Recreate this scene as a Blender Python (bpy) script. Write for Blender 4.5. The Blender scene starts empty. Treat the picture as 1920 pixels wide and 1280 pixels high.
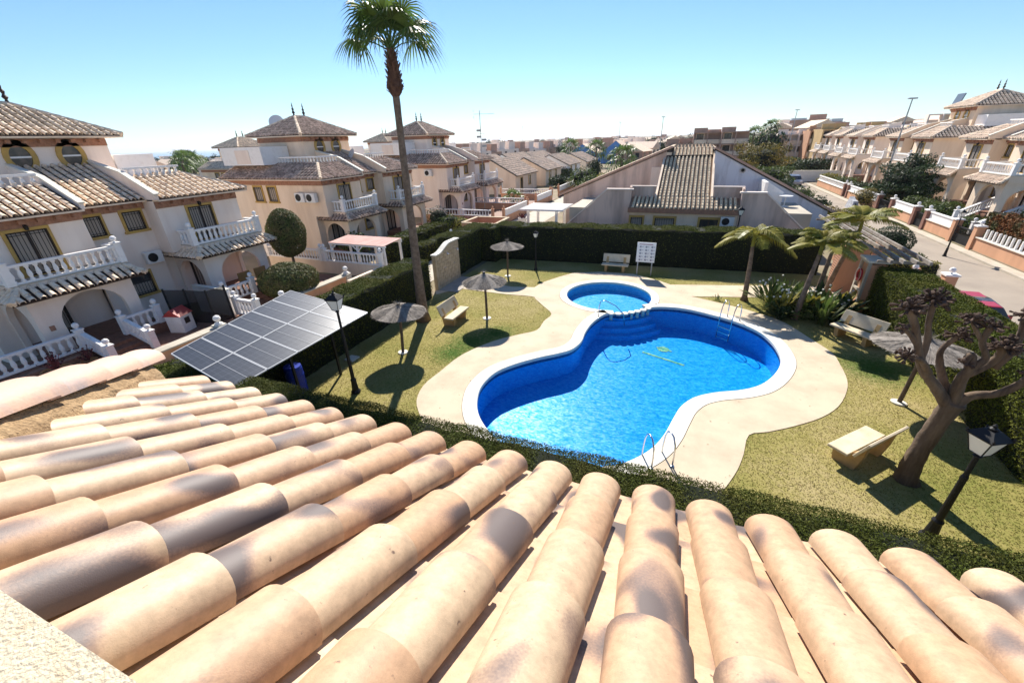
import bpy, math, random
import numpy as np
from mathutils import Vector, Matrix, Euler
from math import radians, sin, cos, pi, tan, atan2, sqrt, hypot
random.seed(7)
RNG = np.random.default_rng(11)
SC = bpy.context.scene
COL = SC.collection

# ------------------------------------------------------------------ camera, sky, sun, exposure
# world axes: +Y runs along the hedges and house rows, +X across them, ground at z = 0
CAM_H = 7.5
GRID = radians(22.2)
F_PX = 769.0

def camera_axes():
    d = Vector((50.0, -1564.0, -F_PX)).normalized()       # straight down, seen in camera axes
    up = -d
    fw = Vector((0, 0, -1)); fw = (fw - up * fw.dot(up)).normalized()
    rt = fw.cross(up)
    g = Matrix(((cos(GRID), -sin(GRID), 0), (sin(GRID), cos(GRID), 0), (0, 0, 1)))
    return g @ Matrix((rt, fw, up))
CAM_R = camera_axes()
cam_data = bpy.data.cameras.new('camera')
cam_data.sensor_width = 36.0
cam_data.lens = F_PX / 1920.0 * 36.0
cam_data.clip_start = 0.02
cam_data.clip_end = 30000.0
cam = bpy.data.objects.new('camera', cam_data)
COL.objects.link(cam)
cam.matrix_world = Matrix.Translation((0, 0, CAM_H)) @ CAM_R.to_4x4()
SC.camera = cam

SUN_AZ, SUN_EL = radians(-24.0), radians(41.0)
world = bpy.data.worlds.new('World')
SC.world = world
world.use_nodes = True
wn = world.node_tree
bg = wn.nodes['Background']
sky = wn.nodes.new('ShaderNodeTexSky')
sky.sky_type = 'NISHITA'
sky.sun_disc = False
sky.sun_elevation = SUN_EL
sky.sun_rotation = SUN_AZ
sky.altitude = 0.0
sky.air_density = 1.0
sky.dust_density = 0.0
sky.ozone_density = 3.0
bg.inputs['Strength'].default_value = 0.072
tint = wn.nodes.new('ShaderNodeMix'); tint.data_type = 'RGBA'; tint.blend_type = 'MULTIPLY'; tint.inputs[0].default_value = 1.0
tint.inputs[7].default_value = (.75, .91, 1.08, 1)
wn.links.new(sky.outputs['Color'], tint.inputs[6]); wn.links.new(tint.outputs[2], bg.inputs['Color'])

sun_data = bpy.data.lights.new('sun', 'SUN')
sun_data.energy = 4.5
sun_data.angle = radians(0.55)
sun_data.color = (1.0, 0.945, 0.86)
sun = bpy.data.objects.new('sun', sun_data)
COL.objects.link(sun)
sun_dir = Vector((sin(SUN_AZ) * cos(SUN_EL), cos(SUN_AZ) * cos(SUN_EL), sin(SUN_EL)))
sun.rotation_euler = sun_dir.to_track_quat('Z', 'Y').to_euler()
sun.location = (0, 0, 60)

SC.view_settings.view_transform = 'Standard'
SC.view_settings.look = 'None'
SC.view_settings.exposure = 0.95
SC.view_settings.gamma = 1.0
SC.view_settings.use_curve_mapping = False
SC.cycles.max_bounces = 7
SC.cycles.diffuse_bounces = 4
SC.cycles.glossy_bounces = 3
SC.cycles.transmission_bounces = 6
SC.cycles.transparent_max_bounces = 12
SC.cycles.sample_clamp_indirect = 12.0

# ------------------------------------------------------------------ measuring helpers
def ray(px, py):
    return CAM_R @ Vector((px - 960.0, 640.0 - py, -F_PX))
def at(px, py, z=0.0):
    r = ray(px, py); t = (z - CAM_H) / r.z
    return (r.x * t, r.y * t)

# ------------------------------------------------------------------ mesh helpers
class MB:
    def __init__(s, M=None):
        s.v = []; s.f = []; s.M = M
    def add(s, vs, fs):
        o = len(s.v)
        if s.M is not None: vs = [s.M @ Vector(p) for p in vs]
        s.v.extend([tuple(p) for p in vs])
        s.f.extend([tuple(i + o for i in f) for f in fs])
        return s
    def box(s, x0, y0, z0, x1, y1, z1):
        vs = [(x0,y0,z0),(x1,y0,z0),(x1,y1,z0),(x0,y1,z0),(x0,y0,z1),(x1,y0,z1),(x1,y1,z1),(x0,y1,z1)]
        return s.add(vs, [(3,2,1,0),(4,5,6,7),(0,1,5,4),(1,2,6,5),(2,3,7,6),(3,0,4,7)])
    def hexa(s, vs):
        return s.add(vs, [(3,2,1,0),(4,5,6,7),(0,1,5,4),(1,2,6,5),(2,3,7,6),(3,0,4,7)])
    def bevbox(s, x0, y0, z0, x1, y1, z1, b):
        # box with chamfered vertical edges and top edge
        p = [(x0+b,y0),(x1-b,y0),(x1,y0+b),(x1,y1-b),(x1-b,y1),(x0+b,y1),(x0,y1-b),(x0,y0+b)]
        q = [(min(max(x,x0+b),x1-b), min(max(y,y0+b),y1-b)) for x, y in p]
        vs = [(x,y,z0) for x,y in p] + [(x,y,z1-b) for x,y in p] + [(x,y,z1) for x,y in q]
        fs = [tuple(reversed(range(8)))] + [(i,(i+1)%8,8+(i+1)%8,8+i) for i in range(8)] + [(8+i,8+(i+1)%8,16+(i+1)%8,16+i) for i in range(8)] + [tuple(range(16,24))]
        return s.add(vs, fs)
    def bar(s, a, b, w, h, up=(0,0,1)):
        a = Vector(a); b = Vector(b); d = (b-a).normalized()
        u = Vector(up)
        if abs(d.dot(u)) > .98: u = Vector((1,0,0))
        sd = d.cross(u).normalized()*w*.5; u2 = sd.cross(d).normalized()*h*.5
        vs = [a-sd-u2, a+sd-u2, b+sd-u2, b-sd-u2, a-sd+u2, a+sd+u2, b+sd+u2, b-sd+u2]
        return s.add(vs, [(3,2,1,0),(4,5,6,7),(0,1,5,4),(1,2,6,5),(2,3,7,6),(3,0,4,7)])
    def tube(s, pts, rad, n=8, cap=True, jit=0.0):
        pts = [Vector(p) for p in pts]
        if not hasattr(rad, '__len__'): rad = [rad]*len(pts)
        vs = []; fs = []
        prev = None
        for i, p in enumerate(pts):
            d = (pts[min(i+1,len(pts)-1)] - pts[max(i-1,0)]).normalized()
            if prev is None:
                u = Vector((1,0,0)) if abs(d.x) < .9 else Vector((0,1,0))
            else: u = prev
            a = (u - d*u.dot(d)).normalized(); prev = a
            b = d.cross(a)
            for k in range(n):
                t = 2*pi*k/n; r = rad[i]*(1+random.uniform(-jit,jit))
                vs.append(p + a*cos(t)*r + b*sin(t)*r)
        for i in range(len(pts)-1):
            for k in range(n):
                fs.append((i*n+k, i*n+(k+1)%n, (i+1)*n+(k+1)%n, (i+1)*n+k))
        if cap:
            fs.append(tuple(reversed(range(n)))); fs.append(tuple(range((len(pts)-1)*n, len(pts)*n)))
        return s.add(vs, fs)
    def lathe(s, c, prof, n=12):
        vs = []; fs = []
        for r, z in prof:
            for k in range(n):
                t = 2*pi*k/n; vs.append((c[0]+r*cos(t), c[1]+r*sin(t), c[2]+z))
        for i in range(len(prof)-1):
            for k in range(n):
                fs.append((i*n+k, i*n+(k+1)%n, (i+1)*n+(k+1)%n, (i+1)*n+k))
        fs.append(tuple(reversed(range(n)))); fs.append(tuple(range((len(prof)-1)*n, len(prof)*n)))
        return s.add(vs, fs)
    def prism(s, pts, z0, z1):
        n = len(pts)
        vs = [(x,y,z0) for x,y in pts] + [(x,y,z1) for x,y in pts]
        fs = [tuple(reversed(range(n))), tuple(range(n,2*n))] + [(i,(i+1)%n,n+(i+1)%n,n+i) for i in range(n)]
        return s.add(vs, fs)
    def wallpoly(s, pts, axis, a, b):
        # polygon in a vertical plane, extruded: axis 'x' => pts are (y,z), spans x a..b
        n = len(pts)
        g = (lambda t,u,w: (w,t,u)) if axis == 'x' else (lambda t,u,w: (t,w,u))
        vs = [g(t,u,a) for t,u in pts] + [g(t,u,b) for t,u in pts]
        fs = [tuple(reversed(range(n))), tuple(range(n,2*n))] + [(i,(i+1)%n,n+(i+1)%n,n+i) for i in range(n)]
        return s.add(vs, fs)
    def quad(s, a, b, c, d):
        return s.add([a,b,c,d], [(0,1,2,3)])
    def mesh(s, name, smooth=False):
        me = bpy.data.meshes.new(name)
        me.from_pydata(s.v, [], s.f)
        if smooth:
            me.polygons.foreach_set('use_smooth', [True]*len(me.polygons))
        me.update()
        return me
    def obj(s, name, m, parent=None, smooth=False, world=False, label=None, kind=None):
        if world and parent is not None:
            l = WLOC[parent.name]
            s.v = [(x-l[0], y-l[1], z-l[2]) for x, y, z in s.v]
        me = s.mesh(name, smooth)
        me.materials.append(m)
        return link(name, me, parent, label=label, kind=kind)

WLOC = {}
def link(name, me, parent=None, label=None, kind=None, loc=None, mw=None):
    o = bpy.data.objects.new(name, me); COL.objects.link(o)
    if parent is not None:
        o.parent = parent
        WLOC[o.name] = WLOC.get(parent.name, (0,0,0))
    if label: o['label'] = label
    if kind: o['kind'] = kind
    if loc is not None: o.location = loc
    if mw is not None: o.matrix_local = mw
    return o
def thing(name, label, cat, loc=(0,0,0), rz=0.0, group=None):
    o = bpy.data.objects.new(name, None); COL.objects.link(o)
    o.empty_display_size = .2
    o.location = loc; o.rotation_euler = (0,0,rz)
    WLOC[o.name] = tuple(loc)
    o['label'] = label; o['category'] = cat
    if group: o['group'] = group
    return o
def tag(o, label, cat, group=None):
    o['label'] = label; o['category'] = cat
    if group: o['group'] = group
    return o
def struct(o):
    o['kind'] = 'structure'; return o
def copy_tree(o, parent=None):
    c = o.copy(); COL.objects.link(c)
    WLOC[c.name] = WLOC.get(o.name, (0,0,0))
    if parent is not None: c.parent = parent
    for ch in list(o.children): copy_tree(ch, c)
    return c
def np_mesh(name, v, f):
    # v (n,3), f (m,k)
    me = bpy.data.meshes.new(name)
    n, m, k = len(v), len(f), f.shape[1]
    me.vertices.add(n); me.vertices.foreach_set('co', np.asarray(v, np.float32).ravel())
    me.loops.add(m*k); me.loops.foreach_set('vertex_index', np.asarray(f, np.int32).ravel())
    me.polygons.add(m); me.polygons.foreach_set('loop_start', np.arange(0, m*k, k, dtype=np.int32))
    me.update(calc_edges=True)
    return me
def leaves(c, nrm, size, asp=.45, spread=.9, tri=True):
    """leaf-sized faces: centres c (n,3), rough normals nrm (n,3)."""
    n = len(c)
    nr = nrm + RNG.normal(0, spread, (n,3)); nr /= np.linalg.norm(nr, axis=1)[:,None] + 1e-9
    a = np.cross(nr, RNG.normal(0,1,(n,3))); a /= np.linalg.norm(a, axis=1)[:,None] + 1e-9
    b = np.cross(nr, a)
    s = size*RNG.uniform(.6, 1.35, (n,1)); w = s*asp
    if tri:
        v = np.stack([c - a*s*.5 - b*w*.5, c - a*s*.5 + b*w*.5, c + a*s*.6], 1).reshape(-1,3)
        f = np.arange(n*3).reshape(-1,3)
    else:
        v = np.stack([c - a*s*.5, c + b*w*.5, c + a*s*.5, c - b*w*.5], 1).reshape(-1,3)
        f = np.arange(n*4).reshape(-1,4)
    return v, f

# ------------------------------------------------------------------ materials
MATS = {}
def mat(name, col, rough=.8, col2=None, scale=3.0, mixlo=.35, mixhi=.65, detail=4.0, bump=0.0, bscale=40.0, spec=.3,
        metal=0.0, island=0.0, objrand=0.0, trans=0.0, streak=False, coord='Position', fine=0.0):
    if name in MATS: return MATS[name]
    m = bpy.data.materials.new(name); m.use_nodes = True
    nt = m.node_tree; N = nt.nodes; Lk = nt.links.new
    bs = N['Principled BSDF']
    bs.inputs['Roughness'].default_value = rough
    bs.inputs['Specular IOR Level'].default_value = spec
    bs.inputs['Metallic'].default_value = metal
    geo = N.new('ShaderNodeNewGeometry')
    src = geo.outputs['Position']
    if coord == 'Object':
        tc = N.new('ShaderNodeTexCoord'); src = tc.outputs['Object']
    c = N.new('ShaderNodeRGB'); c.outputs[0].default_value = (*col, 1)
    out = c.outputs[0]
    if col2 is not None:
        s2 = src
        if streak:
            mp = N.new('ShaderNodeMapping'); mp.inputs['Scale'].default_value = (1,1,.18); Lk(src, mp.inputs['Vector']); s2 = mp.outputs[0]
        nz = N.new('ShaderNodeTexNoise'); nz.inputs['Scale'].default_value = scale; nz.inputs['Detail'].default_value = detail
        nz.inputs['Roughness'].default_value = .62
        Lk(s2, nz.inputs['Vector'])
        mr = N.new('ShaderNodeMapRange'); mr.inputs[1].default_value = mixlo; mr.inputs[2].default_value = mixhi
        Lk(nz.outputs['Fac'], mr.inputs[0])
        mx = N.new('ShaderNodeMix'); mx.data_type = 'RGBA'; mx.inputs[7].default_value = (*col2, 1)
        Lk(mr.outputs[0], mx.inputs[0]); Lk(out, mx.inputs[6]); out = mx.outputs[2]
    if fine > 0:
        nf = N.new('ShaderNodeTexNoise'); nf.inputs['Scale'].default_value = bscale*1.7; nf.inputs['Detail'].default_value = 3
        Lk(src, nf.inputs['Vector'])
        mr = N.new('ShaderNodeMapRange'); mr.inputs[1].default_value = .25; mr.inputs[2].default_value = .75
        mr.inputs[3].default_value = 1-fine; mr.inputs[4].default_value = 1+fine; Lk(nf.outputs['Fac'], mr.inputs[0])
        vm = N.new('ShaderNodeVectorMath'); vm.operation = 'SCALE'; Lk(out, vm.inputs[0]); Lk(mr.outputs[0], vm.inputs['Scale']); out = vm.outputs[0]
    if island > 0 or objrand > 0:
        mr = N.new('ShaderNodeMapRange')
        amt = island or objrand
        mr.inputs[3].default_value = 1-amt; mr.inputs[4].default_value = 1+amt
        if island: Lk(geo.outputs['Random Per Island'], mr.inputs[0])
        else:
            oi = N.new('ShaderNodeObjectInfo'); Lk(oi.outputs['Random'], mr.inputs[0])
        vm = N.new('ShaderNodeVectorMath'); vm.operation = 'SCALE'; Lk(out, vm.inputs[0]); Lk(mr.outputs[0], vm.inputs['Scale']); out = vm.outputs[0]
    Lk(out, bs.inputs['Base Color'])
    if bump > 0:
        nb = N.new('ShaderNodeTexNoise'); nb.inputs['Scale'].default_value = bscale; nb.inputs['Detail'].default_value = 5
        Lk(src, nb.inputs['Vector'])
        bp = N.new('ShaderNodeBump'); bp.inputs['Strength'].default_value = bump; bp.inputs['Distance'].default_value = .02
        Lk(nb.outputs['Fac'], bp.inputs['Height']); Lk(bp.outputs[0], bs.inputs['Normal'])
    if trans > 0:
        tl = N.new('ShaderNodeBsdfTranslucent'); Lk(out, tl.inputs['Color'])
        ms = N.new('ShaderNodeMixShader'); ms.inputs[0].default_value = trans
        o = N['Material Output']; Lk(bs.outputs[0], ms.inputs[1]); Lk(tl.outputs[0], ms.inputs[2]); Lk(ms.outputs[0], o.inputs['Surface'])
    MATS[name] = m
    return m

def tile_material(name, joined=False):
    """fired clay: cream to peach body with smoky grey flashes of its own per tile"""
    m = bpy.data.materials.new(name); m.use_nodes = True
    nt = m.node_tree; N = nt.nodes; Lk = nt.links.new
    bs = N['Principled BSDF']; bs.inputs['Roughness'].default_value = .52; bs.inputs['Specular IOR Level'].default_value = .35
    oi = N.new('ShaderNodeObjectInfo'); tc = N.new('ShaderNodeTexCoord'); geo = N.new('ShaderNodeNewGeometry')
    ad = N.new('ShaderNodeVectorMath'); ad.operation = 'ADD'
    sc = N.new('ShaderNodeMath'); sc.operation = 'MULTIPLY'; sc.inputs[1].default_value = 57.0
    Lk(oi.outputs['Random'], sc.inputs[0])
    Lk(tc.outputs['Object'], ad.inputs[0]); Lk(sc.outputs[0], ad.inputs[1])
    n1 = N.new('ShaderNodeTexNoise'); n1.inputs['Scale'].default_value = 2.9; n1.inputs['Detail'].default_value = 1.0
    mp = N.new('ShaderNodeMapping'); mp.inputs['Scale'].default_value = (1.9, 1.0, 1.3)
    Lk(ad.outputs[0], mp.inputs['Vector']); Lk(mp.outputs[0], n1.inputs['Vector'])
    # grain that frays the stain's edge
    n3 = N.new('ShaderNodeTexNoise'); n3.inputs['Scale'].default_value = 160; n3.inputs['Detail'].default_value = 2
    Lk(ad.outputs[0], n3.inputs['Vector'])
    m3 = N.new('ShaderNodeMath'); m3.operation = 'MULTIPLY_ADD'; m3.inputs[1].default_value = .05
    Lk(n3.outputs['Fac'], m3.inputs[0]); Lk(n1.outputs['Fac'], m3.inputs[2])
    r1 = N.new('ShaderNodeValToRGB'); e = r1.color_ramp.elements
    e[0].position = .54; e[0].color = (0,0,0,1); e[1].position = .72; e[1].color = (1,1,1,1)
    r1.color_ramp.interpolation = 'EASE'
    Lk(m3.outputs[0], r1.inputs[0])
    body = N.new('ShaderNodeValToRGB'); b = body.color_ramp.elements
    b[0].position = 0; b[0].color = (.50,.305,.175,1); b[1].position = 1; b[1].color = (.56,.41,.26,1)
    b2 = b.new(.5); b2.color = (.53,.35,.215,1)
    Lk(oi.outputs['Random'], body.inputs[0])
    n2 = N.new('ShaderNodeTexNoise'); n2.inputs['Scale'].default_value = 22; n2.inputs['Detail'].default_value = 8; n2.inputs['Roughness'].default_value = .75
    Lk(ad.outputs[0], n2.inputs['Vector'])
    mr = N.new('ShaderNodeMapRange'); mr.inputs[1].default_value = .3; mr.inputs[2].default_value = .7; mr.inputs[3].default_value = .74; mr.inputs[4].default_value = 1.2
    Lk(n2.outputs['Fac'], mr.inputs[0])
    vm = N.new('ShaderNodeVectorMath'); vm.operation = 'SCALE'; Lk(body.outputs[0], vm.inputs[0]); Lk(mr.outputs[0], vm.inputs['Scale'])
    # sooty dark and its reddish halo
    halo = N.new('ShaderNodeMix'); halo.data_type = 'RGBA'; halo.inputs[7].default_value = (.36,.21,.15,1)
    Lk(r1.outputs[0], halo.inputs[0]); Lk(vm.outputs[0], halo.inputs[6])
    r2 = N.new('ShaderNodeMapRange'); r2.inputs[1].default_value = .25; r2.inputs[2].default_value = .9; Lk(r1.outputs[0], r2.inputs[0])
    dk = N.new('ShaderNodeMix'); dk.data_type = 'RGBA'; dk.inputs[7].default_value = (.125,.095,.085,1)
    Lk(r2.outputs[0], dk.inputs[0]); Lk(halo.outputs[2], dk.inputs[6])
    # specks of grit and lichen
    vo = N.new('ShaderNodeTexNoise'); vo.inputs['Scale'].default_value = 55; vo.inputs['Detail'].default_value = 4; Lk(ad.outputs[0], vo.inputs['Vector'])
    rs = N.new('ShaderNodeMapRange'); rs.inputs[1].default_value = .69; rs.inputs[2].default_value = .78; Lk(vo.outputs['Fac'], rs.inputs[0])
    sp = N.new('ShaderNodeMix'); sp.data_type = 'RGBA'; sp.inputs[7].default_value = (.16,.10,.07,1)
    Lk(rs.outputs[0], sp.inputs[0]); Lk(dk.outputs[2], sp.inputs[6])
    Lk(sp.outputs[2], bs.inputs['Base Color'])
    nb = N.new('ShaderNodeTexNoise'); nb.inputs['Scale'].default_value = 420; nb.inputs['Detail'].default_value = 3; Lk(ad.outputs[0], nb.inputs['Vector'])
    nb2 = N.new('ShaderNodeTexNoise'); nb2.inputs['Scale'].default_value = 14; nb2.inputs['Detail'].default_value = 2; Lk(ad.outputs[0], nb2.inputs['Vector'])
    am = N.new('ShaderNodeMath'); am.operation = 'MULTIPLY_ADD'; am.inputs[1].default_value = 1.2; Lk(nb2.outputs['Fac'], am.inputs[0]); Lk(nb.outputs['Fac'], am.inputs[2])
    bp = N.new('ShaderNodeBump'); bp.inputs['Strength'].default_value = .35; bp.inputs['Distance'].default_value = .0015
    Lk(am.outputs[0], bp.inputs['Height']); Lk(bp.outputs[0], bs.inputs['Normal'])
    MATS[name] = m
    return m

M_TILE = tile_material('fired_clay_tile')
M_FTILE = mat('weathered_roof_tile', (.78,.62,.45), .85, (.32,.20,.14), 5.0, .50, .74, island=.22, fine=.12, bscale=20)
M_FTILE3 = mat('brown_roof_tile', (.60,.43,.32), .85, (.27,.16,.115), 5.0, .44, .70, island=.28, fine=.12, bscale=20)
M_FTILE2 = mat('pale_roof_tile', (.80,.63,.47), .85, (.52,.36,.26), 4.0, .42, .72, island=.22, fine=.12, bscale=20)
M_PAN = mat('roof_tile_pan', (.07,.042,.03), .9, (.045,.03,.022), 3.0)
M_WALL = mat('white_render', (.90,.77,.66), .9, (.78,.63,.52), .9, .42, .75, bump=.12, bscale=30, streak=True, fine=.03)
M_WALLC = mat('cream_render', (.88,.71,.54), .9, (.70,.54,.39), 1.1, .4, .75, bump=.12, bscale=30, streak=True)
M_WALLP = mat('pink_stained_render', (.76,.57,.46), .92, (.34,.24,.19), .8, .42, .72, bump=.2, bscale=24, streak=True)
M_WHITE = mat('white_paint', (.88,.85,.81), .55, (.76,.72,.67), 4, .5, .8)
M_BAL = mat('white_concrete_baluster', (.88,.85,.81), .7, (.74,.70,.65), 5, .5, .8)
M_YEL = mat('ochre_paint', (.56,.36,.10), .8, (.46,.29,.09), 3)
M_BRICK = mat('terracotta_brick', (.42,.22,.14), .9, (.28,.15,.10), 9, bump=.3, bscale=60)
M_DARKW = mat('dark_joinery', (.045,.028,.022), .5, (.03,.02,.016), 6)
M_GLASS = mat('window_glass', (.030,.034,.040), .08, (.10,.085,.075), 1.3, .48, .62, spec=.6)
M_BLIND = mat('window_blind', (.40,.34,.28), .6)
M_IRON = mat('black_iron', (.010,.010,.011), .55, spec=.3)
M_KNOB = mat('scarred_bark', (.12,.08,.055), .95, (.05,.03,.026), 14, bump=.6, bscale=40, island=.4)
M_ORANGE = mat('orange_render', (.62,.34,.20), .9, (.50,.27,.16), 1.2, .4, .7, bump=.1, streak=True)
M_TERR = mat('terracotta_paving', (.27,.135,.09), .75, (.18,.09,.06), 6, bump=.1)
M_SAND = mat('sandstone', (.56,.44,.29), .85, (.44,.33,.21), 3, bump=.25, bscale=30, fine=.08)
M_STONE = mat('pale_coping_stone', (.74,.70,.60), .75, (.65,.60,.50), 3, .4, .8, bump=.06, fine=.03)
M_HEDGE = mat('cypress_leaf', (.070,.092,.007), .75, (.115,.115,.012), .8, .38, .7, island=.42, trans=.06, spec=.15)
M_HEDGEC = mat('hedge_core', (.010,.014,.004), .95, (.006,.009,.003), 6)  # near-black: the deep shade inside the foliage is put into this colour
M_HEDGEB = mat('front_hedge_leaf', (.062,.080,.010), .75, (.088,.085,.018), 1.4, .4, .7, island=.5, trans=.12, spec=.15)
M_LEAF = mat('shrub_leaf', (.062,.11,.022), .6, (.11,.13,.03), 2, island=.5, trans=.25)
M_LEAFY = mat('yellow_green_leaf', (.18,.19,.035), .6, (.30,.24,.04), 2, island=.4, trans=.3)
M_LEAFD = mat('dark_leaf', (.022,.045,.014), .6, (.04,.065,.018), 2, island=.5, trans=.15)
M_LEAFO = mat('autumn_leaf', (.22,.15,.03), .7, (.12,.12,.03), .6, island=.4, trans=.25)
M_PALM = mat('palm_leaf', (.065,.13,.025), .5, (.12,.17,.035), 1.5, island=.45, trans=.3)
M_PALMY = mat('yellow_palm_leaf', (.20,.22,.035), .5, (.36,.30,.04), 1.0, island=.3, trans=.35)
M_BARK = mat('palm_bark', (.25,.175,.12), .95, (.14,.095,.065), 7, bump=.6, bscale=22)
M_BARK2 = mat('tree_bark', (.19,.135,.09), .95, (.085,.058,.04), 6, bump=.7, bscale=18, streak=True)
M_DEADP = mat('dead_palm_sheath', (.15,.075,.045), .9, (.08,.04,.028), 9, island=.4)
M_THATCH = mat('grey_brushwood', (.29,.255,.215), .95, (.18,.155,.13), 8, island=.45)
M_WOOD = mat('weathered_pole', (.16,.115,.08), .85, (.09,.065,.045), 5, bump=.3)
M_STEEL = mat('stainless_steel', (.62,.62,.62), .22, metal=1.0)
M_GREYM = mat('grey_metal', (.35,.35,.36), .4, metal=.6)
M_MORTAR = mat('bedding_mortar', (.40,.27,.145), .95, (.27,.175,.09), 9, .35, .65, bump=.9, bscale=55, fine=.28, detail=8)
M_CAP = mat('ridge_cap_clay', (.66,.44,.32), .6, (.37,.31,.30), 2.4, .5, .72, fine=.06, bscale=60, bump=.15, objrand=.08)
M_AC = mat('white_appliance', (.72,.72,.70), .4)
M_FRAMEA = mat('aluminium_frame', (.62,.63,.64), .35, metal=.5)
M_BLUE = mat('blue_plastic', (.012,.035,.32), .4)
M_ROAD = mat('warm_asphalt', (.38,.315,.245), .9, (.29,.24,.19), .35, .35, .7, bump=.12, bscale=50, fine=.10)  # one warm pale asphalt tone, mottled by noise
M_KERB = mat('pavement_slab', (.52,.46,.37), .85, (.42,.37,.29), 1.0, fine=.05)
M_DIRT = mat('dry_ground', (.30,.23,.16), .95, (.16,.15,.07), .12, .4, .65, detail=8, bump=.2, bscale=3)
M_BLUEH = mat('blue_house_paint', (.12,.30,.66), .85, (.09,.24,.56), .6)
M_PINKH = mat('salmon_render', (.55,.36,.27), .9, (.42,.27,.20), .5)
M_YELH = mat('ochre_render', (.58,.40,.19), .9, (.46,.32,.16), .5)

# ------------------------------------------------------------------ flat sheets with holes
def resample(pts, n=8):
    out = []
    L = len(pts)
    for i in range(L):
        p0, p1, p2, p3 = [Vector(pts[(i+k) % L]) for k in (-1,0,1,2)]
        for k in range(n):
            t = k/n
            out.append(tuple(.5*((2*p1)+(-p0+p2)*t+(2*p0-5*p1+4*p2-p3)*t*t+(-p0+3*p1-3*p2+p3)*t**3)))
    return out
def offset(pts, d):
    n = len(pts); out = []
    area = sum(pts[i][0]*pts[(i+1)%n][1]-pts[(i+1)%n][0]*pts[i][1] for i in range(n))
    sg = 1 if area > 0 else -1
    for i in range(n):
        a = Vector(pts[i-2]); b = Vector(pts[(i+2) % n]); t = (b-a).normalized()
        out.append((pts[i][0]+t.y*d*sg, pts[i][1]-t.x*d*sg))
    return out
def sheet(name, outer, holes, z, m, parent=None):
    cu = bpy.data.curves.new(name, 'CURVE'); cu.dimensions = '2D'; cu.fill_mode = 'BOTH'
    for poly in [outer] + holes:
        sp = cu.splines.new('POLY'); sp.points.add(len(poly)-1)
        for i, (x, y) in enumerate(poly): sp.points[i].co = (x, y, 0, 1)
        sp.use_cyclic_u = True
    tmp = bpy.data.objects.new(name+'_c', cu); COL.objects.link(tmp)
    dg = bpy.context.evaluated_depsgraph_get()
    me = bpy.data.meshes.new_from_object(tmp.evaluated_get(dg))
    bpy.data.objects.remove(tmp); bpy.data.curves.remove(cu)
    me.name = name
    co = np.empty(len(me.vertices)*3, np.float32); me.vertices.foreach_get('co', co); co = co.reshape(-1,3)
    co[:,2] = z; me.vertices.foreach_set('co', co.ravel()); me.update()
    if len(me.polygons) and me.polygons[0].normal.z < 0: me.flip_normals()
    me.materials.clear(); me.materials.append(m)
    return link(name, me, parent)
def inside(px, py, poly):
    px = np.asarray(px); py = np.asarray(py); r = np.zeros(px.shape, bool)
    n = len(poly)
    for i in range(n):
        x1, y1 = poly[i]; x2, y2 = poly[(i+1) % n]
        c = ((y1 > py) != (y2 > py)) & (px < (x2-x1)*(py-y1)/(y2-y1+1e-12)+x1)
        r ^= c
    return r

# ------------------------------------------------------------------ pool outlines (ground positions)
pool_px = [(1140,588),(1122,597),(1107,610),(1097,625),(1090,641),(1072,656),(1045,664),(1012,671),(965,684),(928,700),(903,725),(895,752),(898,778),
           (914,805),(940,830),(1000,855),(1080,872),(1140,874),(1180,864),(1220,842),(1245,815),(1262,785),(1277,762),(1302,745),(1340,736),(1390,731),(1427,721),
           (1452,702),(1464,680),(1460,661),(1445,640),(1420,621),(1380,604),(1342,593),(1297,582),(1260,577),(1222,577),(1190,585),(1165,590)]
POOL = resample([at(x, y) for x, y in pool_px], 5)
kc = Vector(at(1067,553)); kr = Vector(at(1217,556)); kt = Vector(at(1141,528)); kb = Vector(at(1140,583))
KC = ((kc+kr)/2*.5 + (kt+kb)/2*.5); KR = ((kc-kr).length + (kt-kb).length)/4
KID = [(KC.x+KR*cos(2*pi*i/72), KC.y+KR*sin(2*pi*i/72)) for i in range(72)]
COPE = .47
# coping ring = union of both basins grown outward: sample the distance field's outline
def union_outline(polys, d, n=220):
    c = Vector((sum(p[0] for q in polys for p in q)/sum(len(q) for q in polys), sum(p[1] for q in polys for p in q)/sum(len(q) for q in polys)))
    grown = [offset(polys[0], d), offset(polys[1], d*.82)]
    # walk along both grown outlines, keeping points outside the other
    a = [p for p in grown[0] if not bool(inside([p[0]],[p[1]],grown[1])[0])]
    b = [p for p in grown[1] if not bool(inside([p[0]],[p[1]],grown[0])[0])]
    def run(poly, other):
        keep = [not bool(inside([p[0]],[p[1]],other)[0]) for p in poly]
        n = len(poly)
        s = [i for i in range(n) if keep[i] and not keep[i-1]][0]
        out = []
        i = s
        while keep[i % n] and len(out) < n: out.append(poly[i % n]); i += 1
        return out
    A = run(grown[0], grown[1]); B = run(grown[1], grown[0])
    if (Vector(A[-1])-Vector(B[0])).length > (Vector(A[-1])-Vector(B[-1])).length: B.reverse()
    return A + B
if sum(POOL[i][0]*POOL[(i+1)%len(POOL)][1]-POOL[(i+1)%len(POOL)][0]*POOL[i][1] for i in range(len(POOL))) < 0: POOL.reverse()
OUTER = union_outline([POOL, KID], COPE)

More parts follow.
